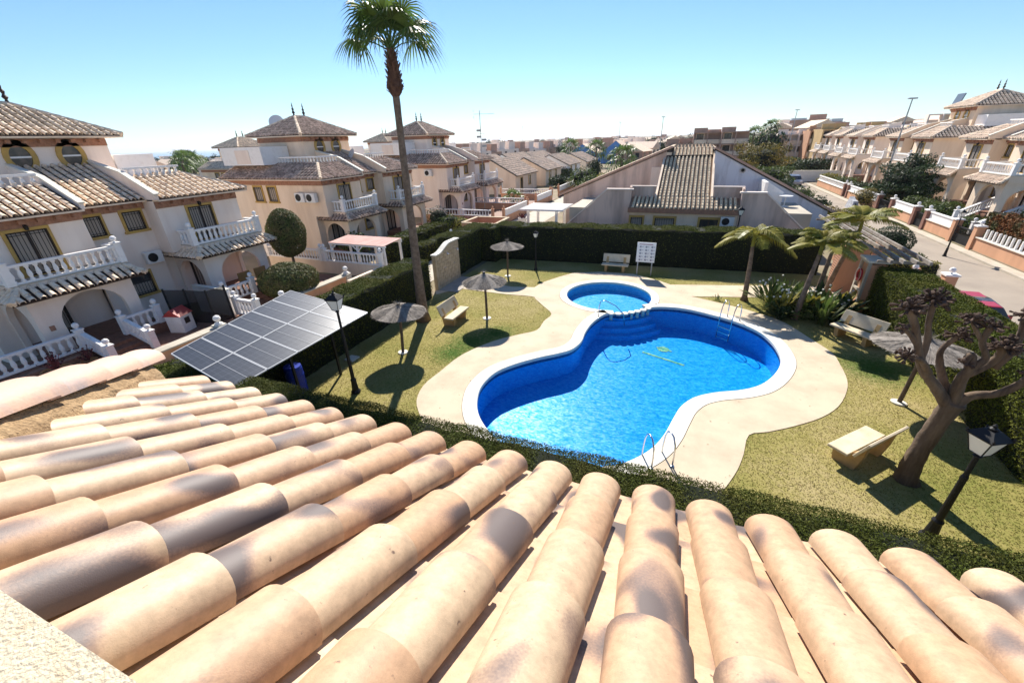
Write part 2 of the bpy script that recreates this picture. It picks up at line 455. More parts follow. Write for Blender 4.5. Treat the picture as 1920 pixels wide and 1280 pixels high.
deck_px = [(862,541),(950,552),(997,556),(1005,562),(1020,575),(1034,589),(1020,602),(1007,619),(975,627),(925,640),(867,665),(825,697),(795,722),(781,752),(790,785),(810,830)]
d1 = [at(x, y) for x, y in deck_px]
deck_far = [(-8.6,6.6),(-6,5.3),(-2,5.0),(0.9,5.0)]
deck_px2 = [(1345,935),(1362,912),(1382,882),(1394,852),(1404,816),(1440,810),(1490,799),(1540,783),(1572,762),(1587,735),(1588,712),(1576,686),(1560,662),(1522,637),(1472,606),(1435,592),(1385,577),(1305,558),(1292,556)]
d2 = [at(x, y) for x, y in deck_px2]
path_px = [(1432,558),(1500,561),(1600,560),(1610,540),(1500,537),(1257,534),(1237,527),(1187,514),(1125,510),(1075,512),(1050,519),(1017,530),(1002,539),(960,538),(925,532),(875,519),(862,524),(815,532),(818,552)]
d3 = [at(x, y) for x, y in path_px]
def resample_open(pts, n=3):
    q = [pts[0]] + pts + [pts[-1]]; out = []
    for i in range(1, len(q)-2):
        p0, p1, p2, p3 = map(Vector, q[i-1:i+3])
        for k in range(n):
            t = k/n; out.append(tuple(.5*((2*p1)+(-p0+p2)*t+(2*p0-5*p1+4*p2-p3)*t*t+(-p0+3*p1-3*p2+p3)*t**3)))
    return out + [pts[-1]]
DECK = resample_open(d1) + deck_far + resample_open(d2) + d3

# ------------------------------------------------------------------ ground
G_HOLE = [(-11.9,4.4),(8.9,4.4),(8.9,27.6),(-11.9,27.6)]
far = 9000
struct(sheet('ground', [(-430,-600),(6000,-600),(6000,6000),(-1800,6000),(-900,1500),(-430,330)], [G_HOLE], -.012, M_DIRT))

def grass_material(blades=False):
    m = bpy.data.materials.new('grass_blade' if blades else 'lawn_turf'); m.use_nodes = True
    nt = m.node_tree; N = nt.nodes; Lk = nt.links.new; bs = N['Principled BSDF']
    bs.inputs['Roughness'].default_value = .9; bs.inputs['Specular IOR Level'].default_value = .1
    geo = N.new('ShaderNodeNewGeometry')
    def noise(sc, det): 
        n = N.new('ShaderNodeTexNoise'); n.inputs['Scale'].default_value = sc; n.inputs['Detail'].default_value = det; Lk(geo.outputs['Position'], n.inputs['Vector']); return n
    n1 = noise(.35, 4); n2 = noise(9, 4); n3 = noise(70, 3)
    r1 = N.new('ShaderNodeValToRGB'); e = r1.color_ramp.elements
    e[0].position = .34; e[0].color = (.185,.185,.045,1); e[1].position = .66; e[1].color = (.37,.30,.14,1)
    mid = e.new(.5); mid.color = (.285,.245,.080,1)
    a = N.new('ShaderNodeMath'); a.operation = 'MULTIPLY_ADD'; a.inputs[1].default_value = .35; Lk(n2.outputs['Fac'], a.inputs[0])
    s = N.new('ShaderNodeMath'); s.operation = 'MULTIPLY'; s.inputs[1].default_value = .68; Lk(n1.outputs['Fac'], s.inputs[0]); Lk(s.outputs[0], a.inputs[2])
    Lk(a.outputs[0], r1.inputs[0])
    # greener wet patches beside the deck
    out = r1.outputs[0]
    for (cx, cy, rad) in GREEN:
        d = N.new('ShaderNodeVectorMath'); d.operation = 'DISTANCE'; d.inputs[1].default_value = (cx, cy, 0); Lk(geo.outputs['Position'], d.inputs[0])
        ad = N.new('ShaderNodeMath'); ad.operation = 'MULTIPLY_ADD'; ad.inputs[1].default_value = 1.6; Lk(n2.outputs['Fac'], ad.inputs[0]); Lk(d.outputs['Value'], ad.inputs[2])
        mr = N.new('ShaderNodeMapRange'); mr.inputs[1].default_value = rad+.8+.5; mr.inputs[2].default_value = rad*.3+.8; Lk(ad.outputs[0], mr.inputs[0])
        mx = N.new('ShaderNodeMix'); mx.data_type = 'RGBA'; mx.inputs[7].default_value = (.07,.125,.02,1); Lk(mr.outputs[0], mx.inputs[0]); Lk(out, mx.inputs[6]); out = mx.outputs[2]
    mr = N.new('ShaderNodeMapRange'); mr.inputs[1].default_value = .3; mr.inputs[2].default_value = .7; mr.inputs[3].default_value = .78; mr.inputs[4].default_value = 1.2; Lk(n3.outputs['Fac'], mr.inputs[0])
    vm = N.new('ShaderNodeVectorMath'); vm.operation = 'SCALE'; Lk(out, vm.inputs[0]); Lk(mr.outputs[0], vm.inputs['Scale'])
    isl = N.new('ShaderNodeMapRange'); isl.inputs[3].default_value = .8; isl.inputs[4].default_value = 1.2; Lk(geo.outputs['Random Per Island'], isl.inputs[0])
    vm2 = N.new('ShaderNodeVectorMath'); vm2.operation = 'SCALE'; Lk(vm.outputs[0], vm2.inputs[0]); Lk(isl.outputs[0], vm2.inputs['Scale'])
    Lk(vm2.outputs[0], bs.inputs['Base Color'])
    tl = N.new('ShaderNodeBsdfTranslucent'); Lk(vm2.outputs[0], tl.inputs['Color']); ms = N.new('ShaderNodeMixShader'); ms.inputs[0].default_value = .4
    Lk(bs.outputs[0], ms.inputs[1]); Lk(tl.outputs[0], ms.inputs[2])
    if blades: Lk(ms.outputs[0], N['Material Output'].inputs['Surface'])
    bp = N.new('ShaderNodeBump'); bp.inputs['Strength'].default_value = .25; bp.inputs['Distance'].default_value = .02; Lk(n3.outputs['Fac'], bp.inputs['Height']); Lk(bp.outputs[0], bs.inputs['Normal'])
    return m
gp = [at(885,640), at(850,662), at(1490,830), at(930,625), at(1640,690)]
GREEN = [(gp[0][0],gp[0][1],.7),(gp[1][0],gp[1][1],.6),(gp[3][0],gp[3][1],.5),(gp[4][0],gp[4][1],1.0)]
M_LAWN = grass_material()
POOLHOLE = offset(POOL, .25)
OUT2 = OUTER
struct(sheet('lawn', [(-11.95,4.3),(8.95,4.3),(8.95,27.65),(-11.95,27.65)], [offset(OUTER, -.2)], 0.0, M_LAWN))
# grass blades
n = 330000
gx = RNG.uniform(-11.6, 8.3, n); gy = RNG.uniform(5.6, 26.6, n)
keep = ~inside(gx, gy, offset(DECK, -.045))
dist = np.hypot(gx, gy); keep &= RNG.uniform(0,1,n) < np.clip(13/dist, 0, 1)**1.1
gx, gy = gx[keep], gy[keep]; n = len(gx)
ang = RNG.uniform(0, 2*pi, n); h = RNG.uniform(.008, .024, n); w = RNG.uniform(.008, .016, n)
lx = RNG.normal(0, .018, n); ly = RNG.normal(0, .018, n)
base = np.stack([gx, gy, np.full(n, .001)], 1)
dx = np.stack([np.cos(ang)*w, np.sin(ang)*w, np.zeros(n)], 1)
tip = base + np.stack([lx, ly, h], 1)
v = np.stack([base-dx, base+dx, tip], 1).reshape(-1,3)
me = np_mesh('grass', v, np.arange(n*3).reshape(-1,3)); me.materials.append(grass_material(True))
gr = link('grass', me, kind='stuff')
tag(gr, 'short yellowing olive grass of the lawn round the swimming pool', 'grass')

# soil edge between lawn and deck
M_DECK = mat('washed_aggregate_deck', (.63,.52,.37), .88, (.50,.395,.28), .9, .4, .75, bump=.35, bscale=95, fine=.16)
deck = struct(sheet('pool_deck', DECK, [offset(OUTER, .016)], .018, M_DECK))
M_GAP = mat('dark_joint', (.09,.07,.05), .95)
struct(sheet('joint_bed', offset(OUTER, .12), [offset(OUTER, -.12)], .006, M_GAP))
rim = MB()
for i in range(len(DECK)):
    a, b = DECK[i], DECK[(i+1) % len(DECK)]
    rim.quad((a[0],a[1],-.03),(b[0],b[1],-.03),(b[0],b[1],.018),(a[0],a[1],.018))
struct(rim.obj('deck_edge', M_DECK))

# coping: stone segments laid round the basins (each stone a piece)
pool = thing('swimming_pool', 'curved blue swimming pool with white coping joined to a round paddling pool', 'swimming pool', (0,0,0))
cop = []
def coping_piece(i0, i1, inner, outer, z0, z1):
    m = MB(); n = i1-i0
    P_in = [inner[(i0+k) % len(inner)] for k in range(n+1)]; P_out = [outer[(i0+k) % len(outer)] for k in range(n+1)]
    g = .004
    vs = []; fs = []
    for k in range(n+1):
        a = Vector(P_in[k]); b = Vector(P_out[k]); d = (b-a).normalized()
        a2 = a + d*.025; 
        for p, z in ((a,z0),(a,z1-.02),(a2,z1),(b,z1),(b,z0)): vs.append((p.x,p.y,z))
    for k in range(n):
        for j in range(5): fs.append((k*5+j, k*5+(j+1)%5, (k+1)*5+(j+1)%5, (k+1)*5+j))
    fs.append((0,1,2,3,4)); fs.append(tuple(n*5+j for j in (4,3,2,1,0)))
    return m.add(vs, fs)
PADS = [at(x, y, .02) for x, y in ((1133,585),(1146,586.5),(1159,587),(1172,586.5),(1184,584.5),(1195,582.5),(1206,580),(1215,577))]
def near_pad(c, r=.30): return any(hypot(c.x-p[0], c.y-p[1]) < r for p in PADS[1:])
def ring(inner, d, skip):
    outer = offset(inner, d); N = len(inner); i = 0; lens = [0]
    while i < N:
        j = i; L = 0
        while j < N and L < .50: L += (Vector(inner[(j+1)%N])-Vector(inner[j])).length; j += 1
        c = Vector(outer[((i+j)//2) % N]); cin = Vector(inner[((i+j)//2) % N])
        if not skip(cin, c) and not near_pad(cin): coping_piece(i, j, inner, outer, -.09, .03).obj('coping_stone', M_STONE, pool)
        i = j
ring(POOL, COPE, lambda ci, co: bool(inside([co.x],[co.y], offset(KID, .12))[0]) or bool(inside([ci.x],[ci.y], offset(KID, .22))[0]))
ring(KID, COPE*.82, lambda ci, co: bool(inside([co.x],[co.y], offset(POOL, .10))[0]))
# bedding under the coping, so no ground shows between stones
M_JOINT = mat('pale_joint', (.50,.44,.35), .9)
sheet('coping_bed', offset(OUTER, .012), [offset(POOL, .02), offset(KID, .02)] if False else [POOLHOLE], .012, M_JOINT, pool) if False else None

def mosaic(name, c1, c2, scale=28.0):
    m = bpy.data.materials.new(name); m.use_nodes = True
    nt = m.node_tree; N = nt.nodes; Lk = nt.links.new; bs = N['Principled BSDF']
    bs.inputs['Roughness'].default_value = .4; bs.inputs['Specular IOR Level'].default_value = .2
    geo = N.new('ShaderNodeNewGeometry')
    vo = N.new('ShaderNodeTexVoronoi'); vo.inputs['Scale'].default_value = scale; vo.inputs['Randomness'].default_value = .05
    Lk(geo.outputs['Position'], vo.inputs['Vector'])
    sp = N.new('ShaderNodeSeparateColor'); Lk(vo.outputs['Color'], sp.inputs[0])
    mx = N.new('ShaderNodeMix'); mx.data_type = 'RGBA'; mx.inputs[6].default_value = (*c1,1); mx.inputs[7].default_value = (*c2,1)
    Lk(sp.outputs[0], mx.inputs[0]); Lk(mx.outputs[2], bs.inputs['Base Color'])
    return m
M_POOL = mosaic('blue_pool_mosaic', (.001,.28,.70), (.004,.39,.79))
M_KIDP = mosaic('pale_pool_mosaic', (.05,.38,.68), (.10,.46,.76))
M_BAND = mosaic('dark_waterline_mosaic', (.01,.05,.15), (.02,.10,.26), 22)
def basin(poly, depth, mfloor, nm):
    fl = sheet(nm+'_floor', poly, [], -depth, mfloor, pool)
    w = MB(); b = MB(); N = len(poly)
    for i in range(N):
        a, c = poly[i], poly[(i+1) % N]
        w.quad((a[0],a[1],-depth),(c[0],c[1],-depth),(c[0],c[1],-.22),(a[0],a[1],-.22))
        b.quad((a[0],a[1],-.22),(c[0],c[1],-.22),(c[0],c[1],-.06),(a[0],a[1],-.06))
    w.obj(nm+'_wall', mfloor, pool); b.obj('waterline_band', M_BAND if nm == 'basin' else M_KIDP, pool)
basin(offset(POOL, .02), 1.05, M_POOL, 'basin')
basin(offset(KID, .02), .50, M_KIDP, 'paddling_basin')
# solid ring of ground under coping and deck, so basins are closed outside
def water_material():
    m = bpy.data.materials.new('pool_water'); m.use_nodes = True
    nt = m.node_tree; N = nt.nodes; Lk = nt.links.new
    N.remove(N['Principled BSDF']); out = N['Material Output']
    geo = N.new('ShaderNodeNewGeometry')
    mp = N.new('ShaderNodeMapping'); mp.inputs['Rotation'].default_value = (0,0,radians(18)); mp.inputs['Scale'].default_value = (1.0,1.7,1)
    Lk(geo.outputs['Position'], mp.inputs['Vector'])
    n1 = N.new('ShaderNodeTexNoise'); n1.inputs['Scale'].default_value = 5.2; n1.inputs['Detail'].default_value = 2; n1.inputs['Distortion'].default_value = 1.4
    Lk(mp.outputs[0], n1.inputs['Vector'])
    bp = N.new('ShaderNodeBump'); bp.inputs['Strength'].default_value = .45; bp.inputs['Distance'].default_value = .05
    Lk(n1.outputs['Fac'], bp.inputs['Height'])
    fr = N.new('ShaderNodeFresnel'); fr.inputs['IOR'].default_value = 1.33; Lk(bp.outputs[0], fr.inputs['Normal'])
    gl = N.new('ShaderNodeBsdfGlossy'); gl.inputs['Roughness'].default_value = .0; Lk(bp.outputs[0], gl.inputs['Normal'])
    tr = N.new('ShaderNodeBsdfTransparent')
    # caustic light and dark, painted into the water's tint by the ripple noise
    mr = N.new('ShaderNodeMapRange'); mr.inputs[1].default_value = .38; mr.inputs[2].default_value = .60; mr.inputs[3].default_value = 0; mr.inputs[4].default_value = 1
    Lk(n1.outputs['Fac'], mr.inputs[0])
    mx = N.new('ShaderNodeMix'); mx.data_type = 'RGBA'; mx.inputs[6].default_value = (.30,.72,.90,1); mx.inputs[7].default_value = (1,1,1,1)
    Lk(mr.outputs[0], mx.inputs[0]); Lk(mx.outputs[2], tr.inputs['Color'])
    fm = N.new('ShaderNodeMath'); fm.operation = 'MULTIPLY'; fm.inputs[1].default_value = .10; Lk(fr.outputs[0], fm.inputs[0])
    ms = N.new('ShaderNodeMixShader'); Lk(fm.outputs[0], ms.inputs[0]); Lk(tr.outputs[0], ms.inputs[1]); Lk(gl.outputs[0], ms.inputs[2])
    Lk(ms.outputs[0], out.inputs['Surface'])
    return m
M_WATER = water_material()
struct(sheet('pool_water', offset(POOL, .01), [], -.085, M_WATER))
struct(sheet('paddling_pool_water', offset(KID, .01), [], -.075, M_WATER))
# yellow emblem laid in the pool floor
ya = Vector(at(1205,658,-1.0)); yb = Vector(at(1283,683,-1.0)); yc = Vector(at(1244,653,-1.0))
M_YM = mosaic('yellow_pool_mosaic', (.30,.50,.22), (.26,.46,.28), 30)
m = MB(); m.bar((ya.x,ya.y,-1.04),(yb.x,yb.y,-1.04),.13,.012)
m.lathe((yc.x,yc.y,-1.046),[(.26,0),(.26,.012)],14)
m.bar((yc.x-.3,yc.y+.12,-1.04),(yc.x+.35,yc.y-.12,-1.04),.1,.012)
m.obj('floor_emblem', M_YM, pool)
# entry steps between the two basins + scalloped stepping pads
stepc = KC
dirs = (Vector(at(1190,600)) - stepc).normalized(); a0 = atan2(dirs.y, dirs.x)
for p in PADS:
    pad = MB(); pad.lathe((p[0],p[1],-.04), [(.085,-.9),(.085,-.05),(.15,-.02),(.165,.03),(.15,.06)], 16)
    pad.obj('stepping_pad', M_STONE, pool, smooth=False)
for k, (r, z) in enumerate(((.55,-.32),(.85,-.58),(1.15,-.82))):
    s = MB(); n = 18
    pin = [(stepc.x+(KR+.05)*cos(a0-.75+1.25*i/n), stepc.y+(KR+.05)*sin(a0-.75+1.25*i/n)) for i in range(n+1)]
    pout = [(stepc.x+(KR+r)*cos(a0-.75+1.25*i/n), stepc.y+(KR+r)*sin(a0-.75+1.25*i/n)) for i in range(n+1)]
    s.prism(pin + pout[::-1], z-.3, z); s.obj('entry_step', M_POOL, pool)

# ------------------------------------------------------------------ hedges
def hedge(name, label, p0, p1, w, h, m=None, dens=900, size=.075, core=None, sides=(1,1,1,1), sdens=.35, h1=None, wob=.04):
    m = m or M_HEDGE
    p0 = Vector(p0); p1 = Vector(p1); L = (p1-p0).length; d = (p1-p0)/L; s = Vector((-d.y, d.x))
    h1 = h if h1 is None else h1
    root = thing(name, label, 'hedge', ((p0.x+p1.x)/2, (p0.y+p1.y)/2, 0))
    c = MB(); nx = max(2, int(L/.35)); i2 = .07
    def wv(u, k): return wob*sin(u*2.3+k)+wob*.7*sin(u*5.1+k*2.1)
    prof = [(-w/2+i2, 0), (-w/2+i2, 1), (-w/2+i2+.12, 1.0), (w/2-i2-.12, 1.0), (w/2-i2, 1), (w/2-i2, 0)]
    vs = []; fs = []
    for i in range(nx+1):
        u = L*i/nx
        hh = (h + (h1-h)*i/nx)
        for j, (a, zf) in enumerate(prof):
            z = 0 if zf == 0 else hh - i2 + wv(u, j) - (.08 if j in (1,4) else 0)
            aa = a + wv(u*1.3, j+3)*.6
            q = p0 + d*u + s*aa
            vs.append((q.x, q.y, z))
    for i in range(nx):
        for j in range(5): fs.append((i*6+j, (i+1)*6+j, (i+1)*6+j+1, i*6+j+1))
    fs.append(tuple(range(6))); fs.append(tuple(nx*6+j for j in range(5,-1,-1)))
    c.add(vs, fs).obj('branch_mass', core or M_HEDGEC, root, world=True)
    P = []; NN = []
    def put(n, fu, fa, fz, nrm):
        u = fu(n); a = fa(n); z = fz(n, u)
        P.append(np.stack([p0.x+d.x*u+s.x*a, p0.y+d.y*u+s.y*a, z], 1)); NN.append(np.tile(np.array(nrm), (n,1)))
    def wvn(u): return wob*np.sin(u*2.3)+wob*.7*np.sin(u*5.1+1)
    U = lambda n: RNG.uniform(0, L, n)
    H = lambda u: h + (h1-h)*u/L
    put(int(L*w*dens), U, lambda n: RNG.uniform(-w/2+.02, w/2-.02, n), lambda n, u: H(u) + wvn(u) + RNG.normal(0,.022,n) - .01, (0,0,1))
    for sgn, on in ((-1,sides[0]),(1,sides[1])):  # thinned sides expose the near-black core where the hedge should look shaded
        if on: put(int(L*h*dens*sdens*on), U, lambda n: sgn*(w/2 + RNG.normal(0,.025,n)), lambda n, u: H(u)*RNG.uniform(0,1,n)**.8, (s.x*sgn, s.y*sgn, .2))
    for e, on in ((0,sides[2]),(1,sides[3])):
        if on: put(int(w*h*dens*sdens), lambda n: np.full(n, L*e)+RNG.normal(0,.03,n), lambda n: RNG.uniform(-w/2,w/2,n), lambda n, u: h*RNG.uniform(0,1,n), (d.x*(2*e-1), d.y*(2*e-1), .2))
    P = np.concatenate(P); NN = np.concatenate(NN).astype(float)
    v, f = leaves(P, NN, size, asp=.5, spread=.75)
    v = v - np.array(WLOC[root.name])
    me = np_mesh('foliage', v, f); me.materials.append(m)
    link('foliage', me, root, kind='stuff')
    return root
hedge('hedge', 'low dark clipped hedge just beyond the foreground eaves', (-12.0,5.05), (8.1,5.05), 1.7, 2.3, M_HEDGEB, dens=6500, size=.032, sides=(0,1,0,0), sdens=.5)
hedge('hedge', 'long clipped cypress hedge behind the solar panels and tall palm', (-12.5,4.2), (-12.5,17.75), 1.55, 2.05, dens=2400, size=.055, sides=(.3,.12,0,.5))
hedge('hedge', 'short clipped hedge between the stone shower wall and orange planter', (-13.0,21.9), (-13.0,25.15), 1.5, 2.3, dens=1900, size=.055, sides=(.4,.12,.6,0))
hedge('hedge', 'wide clipped hedge behind the paddling pool, bench and notice board', (-11.7,26.9), (7.7,28.35), 1.6, 2.3, dens=1900, size=.055, sides=(.10,.3,.5,1))
hedge('hedge', 'hedge corner that hides the foot of the ochre enclosure', (-13.6,25.95), (-11.3,25.95), 1.5, 2.3, dens=1900, size=.055, sides=(.3,.1,.5,.3))
hedge('hedge', 'thick sunlit hedge between the lawn and the street', (8.95,3.0), (8.95,21.6), 1.5, 2.2, dens=2400, size=.055, sides=(1,.5,0,1), sdens=.8)

# ------------------------------------------------------------------ house the picture is taken from
own = thing('house', 'house in the foreground with sunlit fired clay roof tiles', 'house', (0,0,0))
TH = math.atan(.52)
EY, EZ = 1.50, 6.044
def plane_z(y, up=0.0): return EZ - .088 + .52*(EY-y) + up
m = MB(); m.box(-3.0,-7.5,0, 7.5,1.15,5.75); m.obj('wall', M_WALL, own)
m = MB(); m.box(-3.9,-.42,5.75, 7.5,.088,6.815); m.box(-3.9,-7.5,5.75,-3.55,-.42,6.815)
M_PARA = mat('rough_cream_render', (.66,.56,.39), .95, (.58,.45,.29), 22, .5, .75, bump=.45, bscale=130, fine=.1, detail=6)
m.obj('parapet', M_PARA, own)
roofb = MB()
roofb.add([(-3.30,1.43,plane_z(1.43,-.03)),(7.5,1.43,plane_z(1.43,-.03)),(7.5,.09,plane_z(.09,-.03)),(-1.75,.09,plane_z(.09,-.03))], [(0,1,2,3)])
roofb.add([(-3.35,1.43,plane_z(1.43,-.03)),(-1.75,.09,plane_z(.09,-.03)),(-1.75,-.4,plane_z(.09,-.03)),(-4.3,-.4,5.85),(-4.3,1.43,5.85)], [(0,4,3,2,1)])
roofb.box(-3.25,1.1,5.62,7.5,1.40,5.93)
roof = roofb.obj('roof', M_MORTAR, own)
def barrel_mesh(name, L, w0, w1, h0, h1, seg=14, thick=.013, concave=False, rows=5):
    vs = []; fs = []
    for shell in (0,1):
        for j in range(rows+1):
            t = j/rows; y = L*t; w = w0+(w1-w0)*t; h = h0+(h1-h0)*t
            w -= shell*thick; h -= shell*thick*1.0
            for k in range(seg+1):
                a = pi*k/seg
                x = -w*cos(a); z = h*sin(a)**.85
                if concave: z = -z*.55 + .03 + (0 if shell == 0 else thick*1.0 - thick*2)
                vs.append((x, y, z))
    q = (rows+1)*(seg+1)
    for j in range(rows):
        for k in range(seg):
            a = j*(seg+1)+k
            fs.append((a, a+1, a+seg+2, a+seg+1)); fs.append((q+a+seg+1, q+a+seg+2, q+a+1, q+a))
    for k in range(seg):
        fs.append((q+k, q+k+1, k+1, k)); a = rows*(seg+1)+k; fs.append((a, a+1, q+a+1, q+a))
    for j in range(rows):
        a = j*(seg+1); fs.append((a, a+seg+1, q+a+seg+1, q+a)); a += seg; fs.append((q+a, q+a+seg+1, a+seg+1, a))
    me = bpy.data.meshes.new(name); me.from_pydata(vs, [], fs)
    sm = [len(f) == 4 and i < 2*rows*seg for i, f in enumerate(fs)]
    me.polygons.foreach_set('use_smooth', sm); me.update()
    try: me.set_sharp_from_angle(angle=radians(50))
    except Exception: pass
    return me
cover_me = barrel_mesh('cover_tile', .45, .097, .077, .080, .060, thick=.010); cover_me.materials.append(M_TILE)
pan_me = barrel_mesh('pan_tile', .45, .088, .10, .055, .055, concave=True); pan_me.materials.append(M_TILE)
EXr = Vector((-1,0,0)); EDr = Vector((0,-cos(TH),sin(TH))); ENr = Vector((0,sin(TH),cos(TH)))
def roof_frame(x, d, up, tilt, yaw=0, roll=0):
    R = Matrix((EXr, EDr, ENr)).transposed().to_4x4()
    o = Vector((x, EY, plane_z(EY))) + EDr*d + ENr*up
    return Matrix.Translation(o) @ R @ Euler((tilt, roll, yaw)).to_matrix().to_4x4()
def hip_y(x): return 1.40 - (x+3.26)/1.18
SP = .2375
for i in range(-9, 24):
    x = 1.251 - SP*i
    if x > 3.5 or x < -3.25: continue
    off = random.uniform(-.012,.012)
    for k in range(6):
        d = k*.345 + off + (random.uniform(-.008,.008) if k else 0)
        ytop = EY - (d+.42)*cos(TH); ylow = EY - d*cos(TH)
        if ylow < .14 or ylow < hip_y(x)+.02: continue
        link('cover_tile', cover_me, roof, mw=roof_frame(x+random.uniform(-.005,.005), d, .016, -.026, random.uniform(-.012,.012), random.uniform(-.03,.03)))
    xp = x - SP/2
    if xp < -3.2: continue
    for k in range(6):
        d = k*.345 - .05 + random.uniform(-.01,.01)
        ylow = EY - d*cos(TH)
        if ylow < .16 or ylow < hip_y(xp)+.10: continue
        link('pan_tile', pan_me, roof, mw=roof_frame(xp, d, -.002, -.020, random.uniform(-.01,.01)))
# hip: mortar bed and big cap tiles
hv = Vector((1.18,-1.0,.52)).normalized()
B0 = Vector((-3.30,1.43,plane_z(1.43,.0)))
side = Vector((-1,0,0))
mo = MB(); nseg = 30; Lh = 2.4; vs = []; fs = []
for i in range(nseg+1):
    t = Lh*i/nseg; j = random.uniform(-.016,.016); j2 = random.uniform(-.012,.012)
    p = B0 + hv*t
    vs += [p+Vector((.05+j,0,-.03)), p+Vector((-.005+j,.0,.095+j2)), p+Vector((-.075,0,.135+j2)), p+Vector((-.15,0,.165)), p+Vector((-.36,0,.10)), p+Vector((-.40,0,-.1))]
for i in range(nseg):
    for k in range(5): fs.append((i*6+k, i*6+k+1, (i+1)*6+k+1, (i+1)*6+k))
fs.append((5,4,3,2,1,0))
mo.add(vs, fs).obj('mortar_bed', M_MORTAR, roof)
cap_me = barrel_mesh('ridge_cap', .55, .150, .120, .105, .085, seg=16); cap_me.materials.append(M_CAP)
ex = hv.cross(Vector((0,0,1))).normalized(); en = ex.cross(hv).normalized()
if en.z < 0: ex, en = -ex, -en
Rc = Matrix((ex, hv, en)).transposed().to_4x4()
for k in range(5):
    o = B0 + Vector((-.235,0,.10)) + hv*(k*.46 - .03) + en*.012
    link('ridge_cap', cap_me, roof, mw=Matrix.Translation(o) @ Rc @ Euler((-.03,0,0)).to_matrix().to_4x4())

# ------------------------------------------------------------------ shower wall, white gate
sh = thing('shower_wall', 'curved-top sandstone shower wall at the corner of the lawn', 'shower wall', (-12.1,20.2,0))
def wall_top(u):      # u 0..1 along the wall: rises in an S
    t = min(max((u-.12)/.5, 0), 1); return 1.98 + .38*(t*t*(3-2*t))
y0, y1 = 18.85, 21.55
m = MB(); n = 20; xs0, xs1 = -12.26, -12.08
vs = []; fs = []
for i in range(n+1):
    u = i/n; y = y0+(y1-y0)*u; z = wall_top(u)-.01
    vs += [(xs0,y,0),(xs1,y,0),(xs1,y,z),(xs0,y,z)]
for i in range(n):
    for k in range(4): fs.append((i*4+k, i*4+(k+1)%4, (i+1)*4+(k+1)%4, (i+1)*4+k))
fs += [(3,2,1,0), tuple(n*4+k for k in range(4))]
m.add(vs, fs).obj('wall_core', M_SAND, sh, world=True)
rows = 11
for r in range(rows):                                   # stone courses: one piece each
    zz0 = .02 + r*.205; zz1 = zz0 + .19
    x = y0 + .005 - (.22 if r % 2 else 0)
    while x < y1:
        a = max(x, y0+.004); b = min(x+.44, y1-.004)
        top = min(wall_top((a-y0)/(y1-y0)), wall_top((b-y0)/(y1-y0))) - .02
        if b-a > .05 and zz0 < top-.04:
            m = MB(); m.bevbox(-12.085, a, zz0, -12.045+random.uniform(-.006,.004), b-.012, min(zz1, top), .004); m.obj('stone', M_SAND, sh, world=True)
        x += .45
m = MB(); vs = []; fs = []
for i in range(n+1):
    u = i/n; y = y0-.03+(y1-y0+.06)*u; z = wall_top(u)
    vs += [(xs0-.05,y,z-.03),(xs1+.10,y,z-.03),(xs1+.10,y,z+.04),(xs0-.05,y,z+.04)]
for i in range(n):
    for k in range(4): fs.append((i*4+k, i*4+(k+1)%4, (i+1)*4+(k+1)%4, (i+1)*4+k))
fs += [(3,2,1,0), tuple(n*4+k for k in range(4))]
m.add(vs, fs).obj('coping', M_STONE, sh, world=True)
for yy in (19.75, 20.85):
    m = MB(); m.tube([(-12.05,yy,1.95),(-11.78,yy,1.97),(-11.74,yy,1.92)], .016, 8); m.lathe((-11.74,yy,1.86), [(.06,0),(.07,.03),(.02,.06)], 12); m.obj('shower_head', M_STEEL, sh, world=True)
    m = MB(); m.lathe((-12.03,yy,1.05), [(.03,0),(.035,.03),(.02,.07)], 10); m.obj('tap', M_STEEL, sh, world=True)
M_SHT = mat('grey_stone_slab', (.42,.38,.32), .8, (.34,.30,.26), 2)
struct(MB().box(-12.05,18.9,.0,-10.9,21.6,.032).obj('shower_tray_floor', M_SHT))
gt = thing('garden_gate', 'low white metal gate between the hedge end and shower wall', 'gate', (-12.6,18.3,0))
m = MB(); 
for yy in (17.86, 18.78): m.box(-12.62,yy-.03,.02,-12.56,yy+.03,1.25)
m.box(-12.61,17.89,1.1,-12.57,18.75,1.16); m.box(-12.61,17.89,.12,-12.57,18.75,.18); m.obj('frame', M_WHITE, gt, world=True)
for i in range(8):
    y = 17.95+i*.105; MB().box(-12.605,y,.18,-12.575,y+.05,1.1).obj('slat', M_WHITE, gt, world=True)

# ------------------------------------------------------------------ benches
M_CONC = mat('bench_concrete', (.68,.58,.41), .85, (.56,.46,.31), 3, .4, .7, bump=.2, bscale=60, fine=.06)
M_CONC2 = mat('bench_leg_concrete', (.56,.37,.17), .9, (.44,.28,.12), 3, bump=.25, bscale=50)
def bench(label, x, y, rz):
    # local: sits facing +y, long axis x
    t = thing('park_bench', label, 'bench', (x,y,0), rz, 'concrete benches round the pool lawn')
    m = MB(); m.bevbox(-.80,-.22,.40,.80,.24,.465,.012); m.obj('seat', M_CONC, t)
    m = MB(Matrix.Translation((0,-.33,.50)) @ Matrix.Rotation(radians(24),4,'X')); m.bevbox(-.80,-.032,0,.80,.032,.50,.012); m.obj('backrest', M_CONC, t)
    for s in (-1,1):
        m = MB(); a = s*.52-.075; b = s*.52+.075
        m.wallpoly([(-.36,0),(.14,0),(.20,.40),(-.20,.40),(-.30,.52),(-.42,.80),(-.47,.80),(-.44,.40)], 'x', a, b); m.obj('leg', M_CONC2, t)
    return t
bench('pale concrete bench on the lawn beside the straw parasols', -8.95, 15.3, radians(-90))
bench('concrete bench in deep shade against the back hedge', -3.3, 25.25, pi)
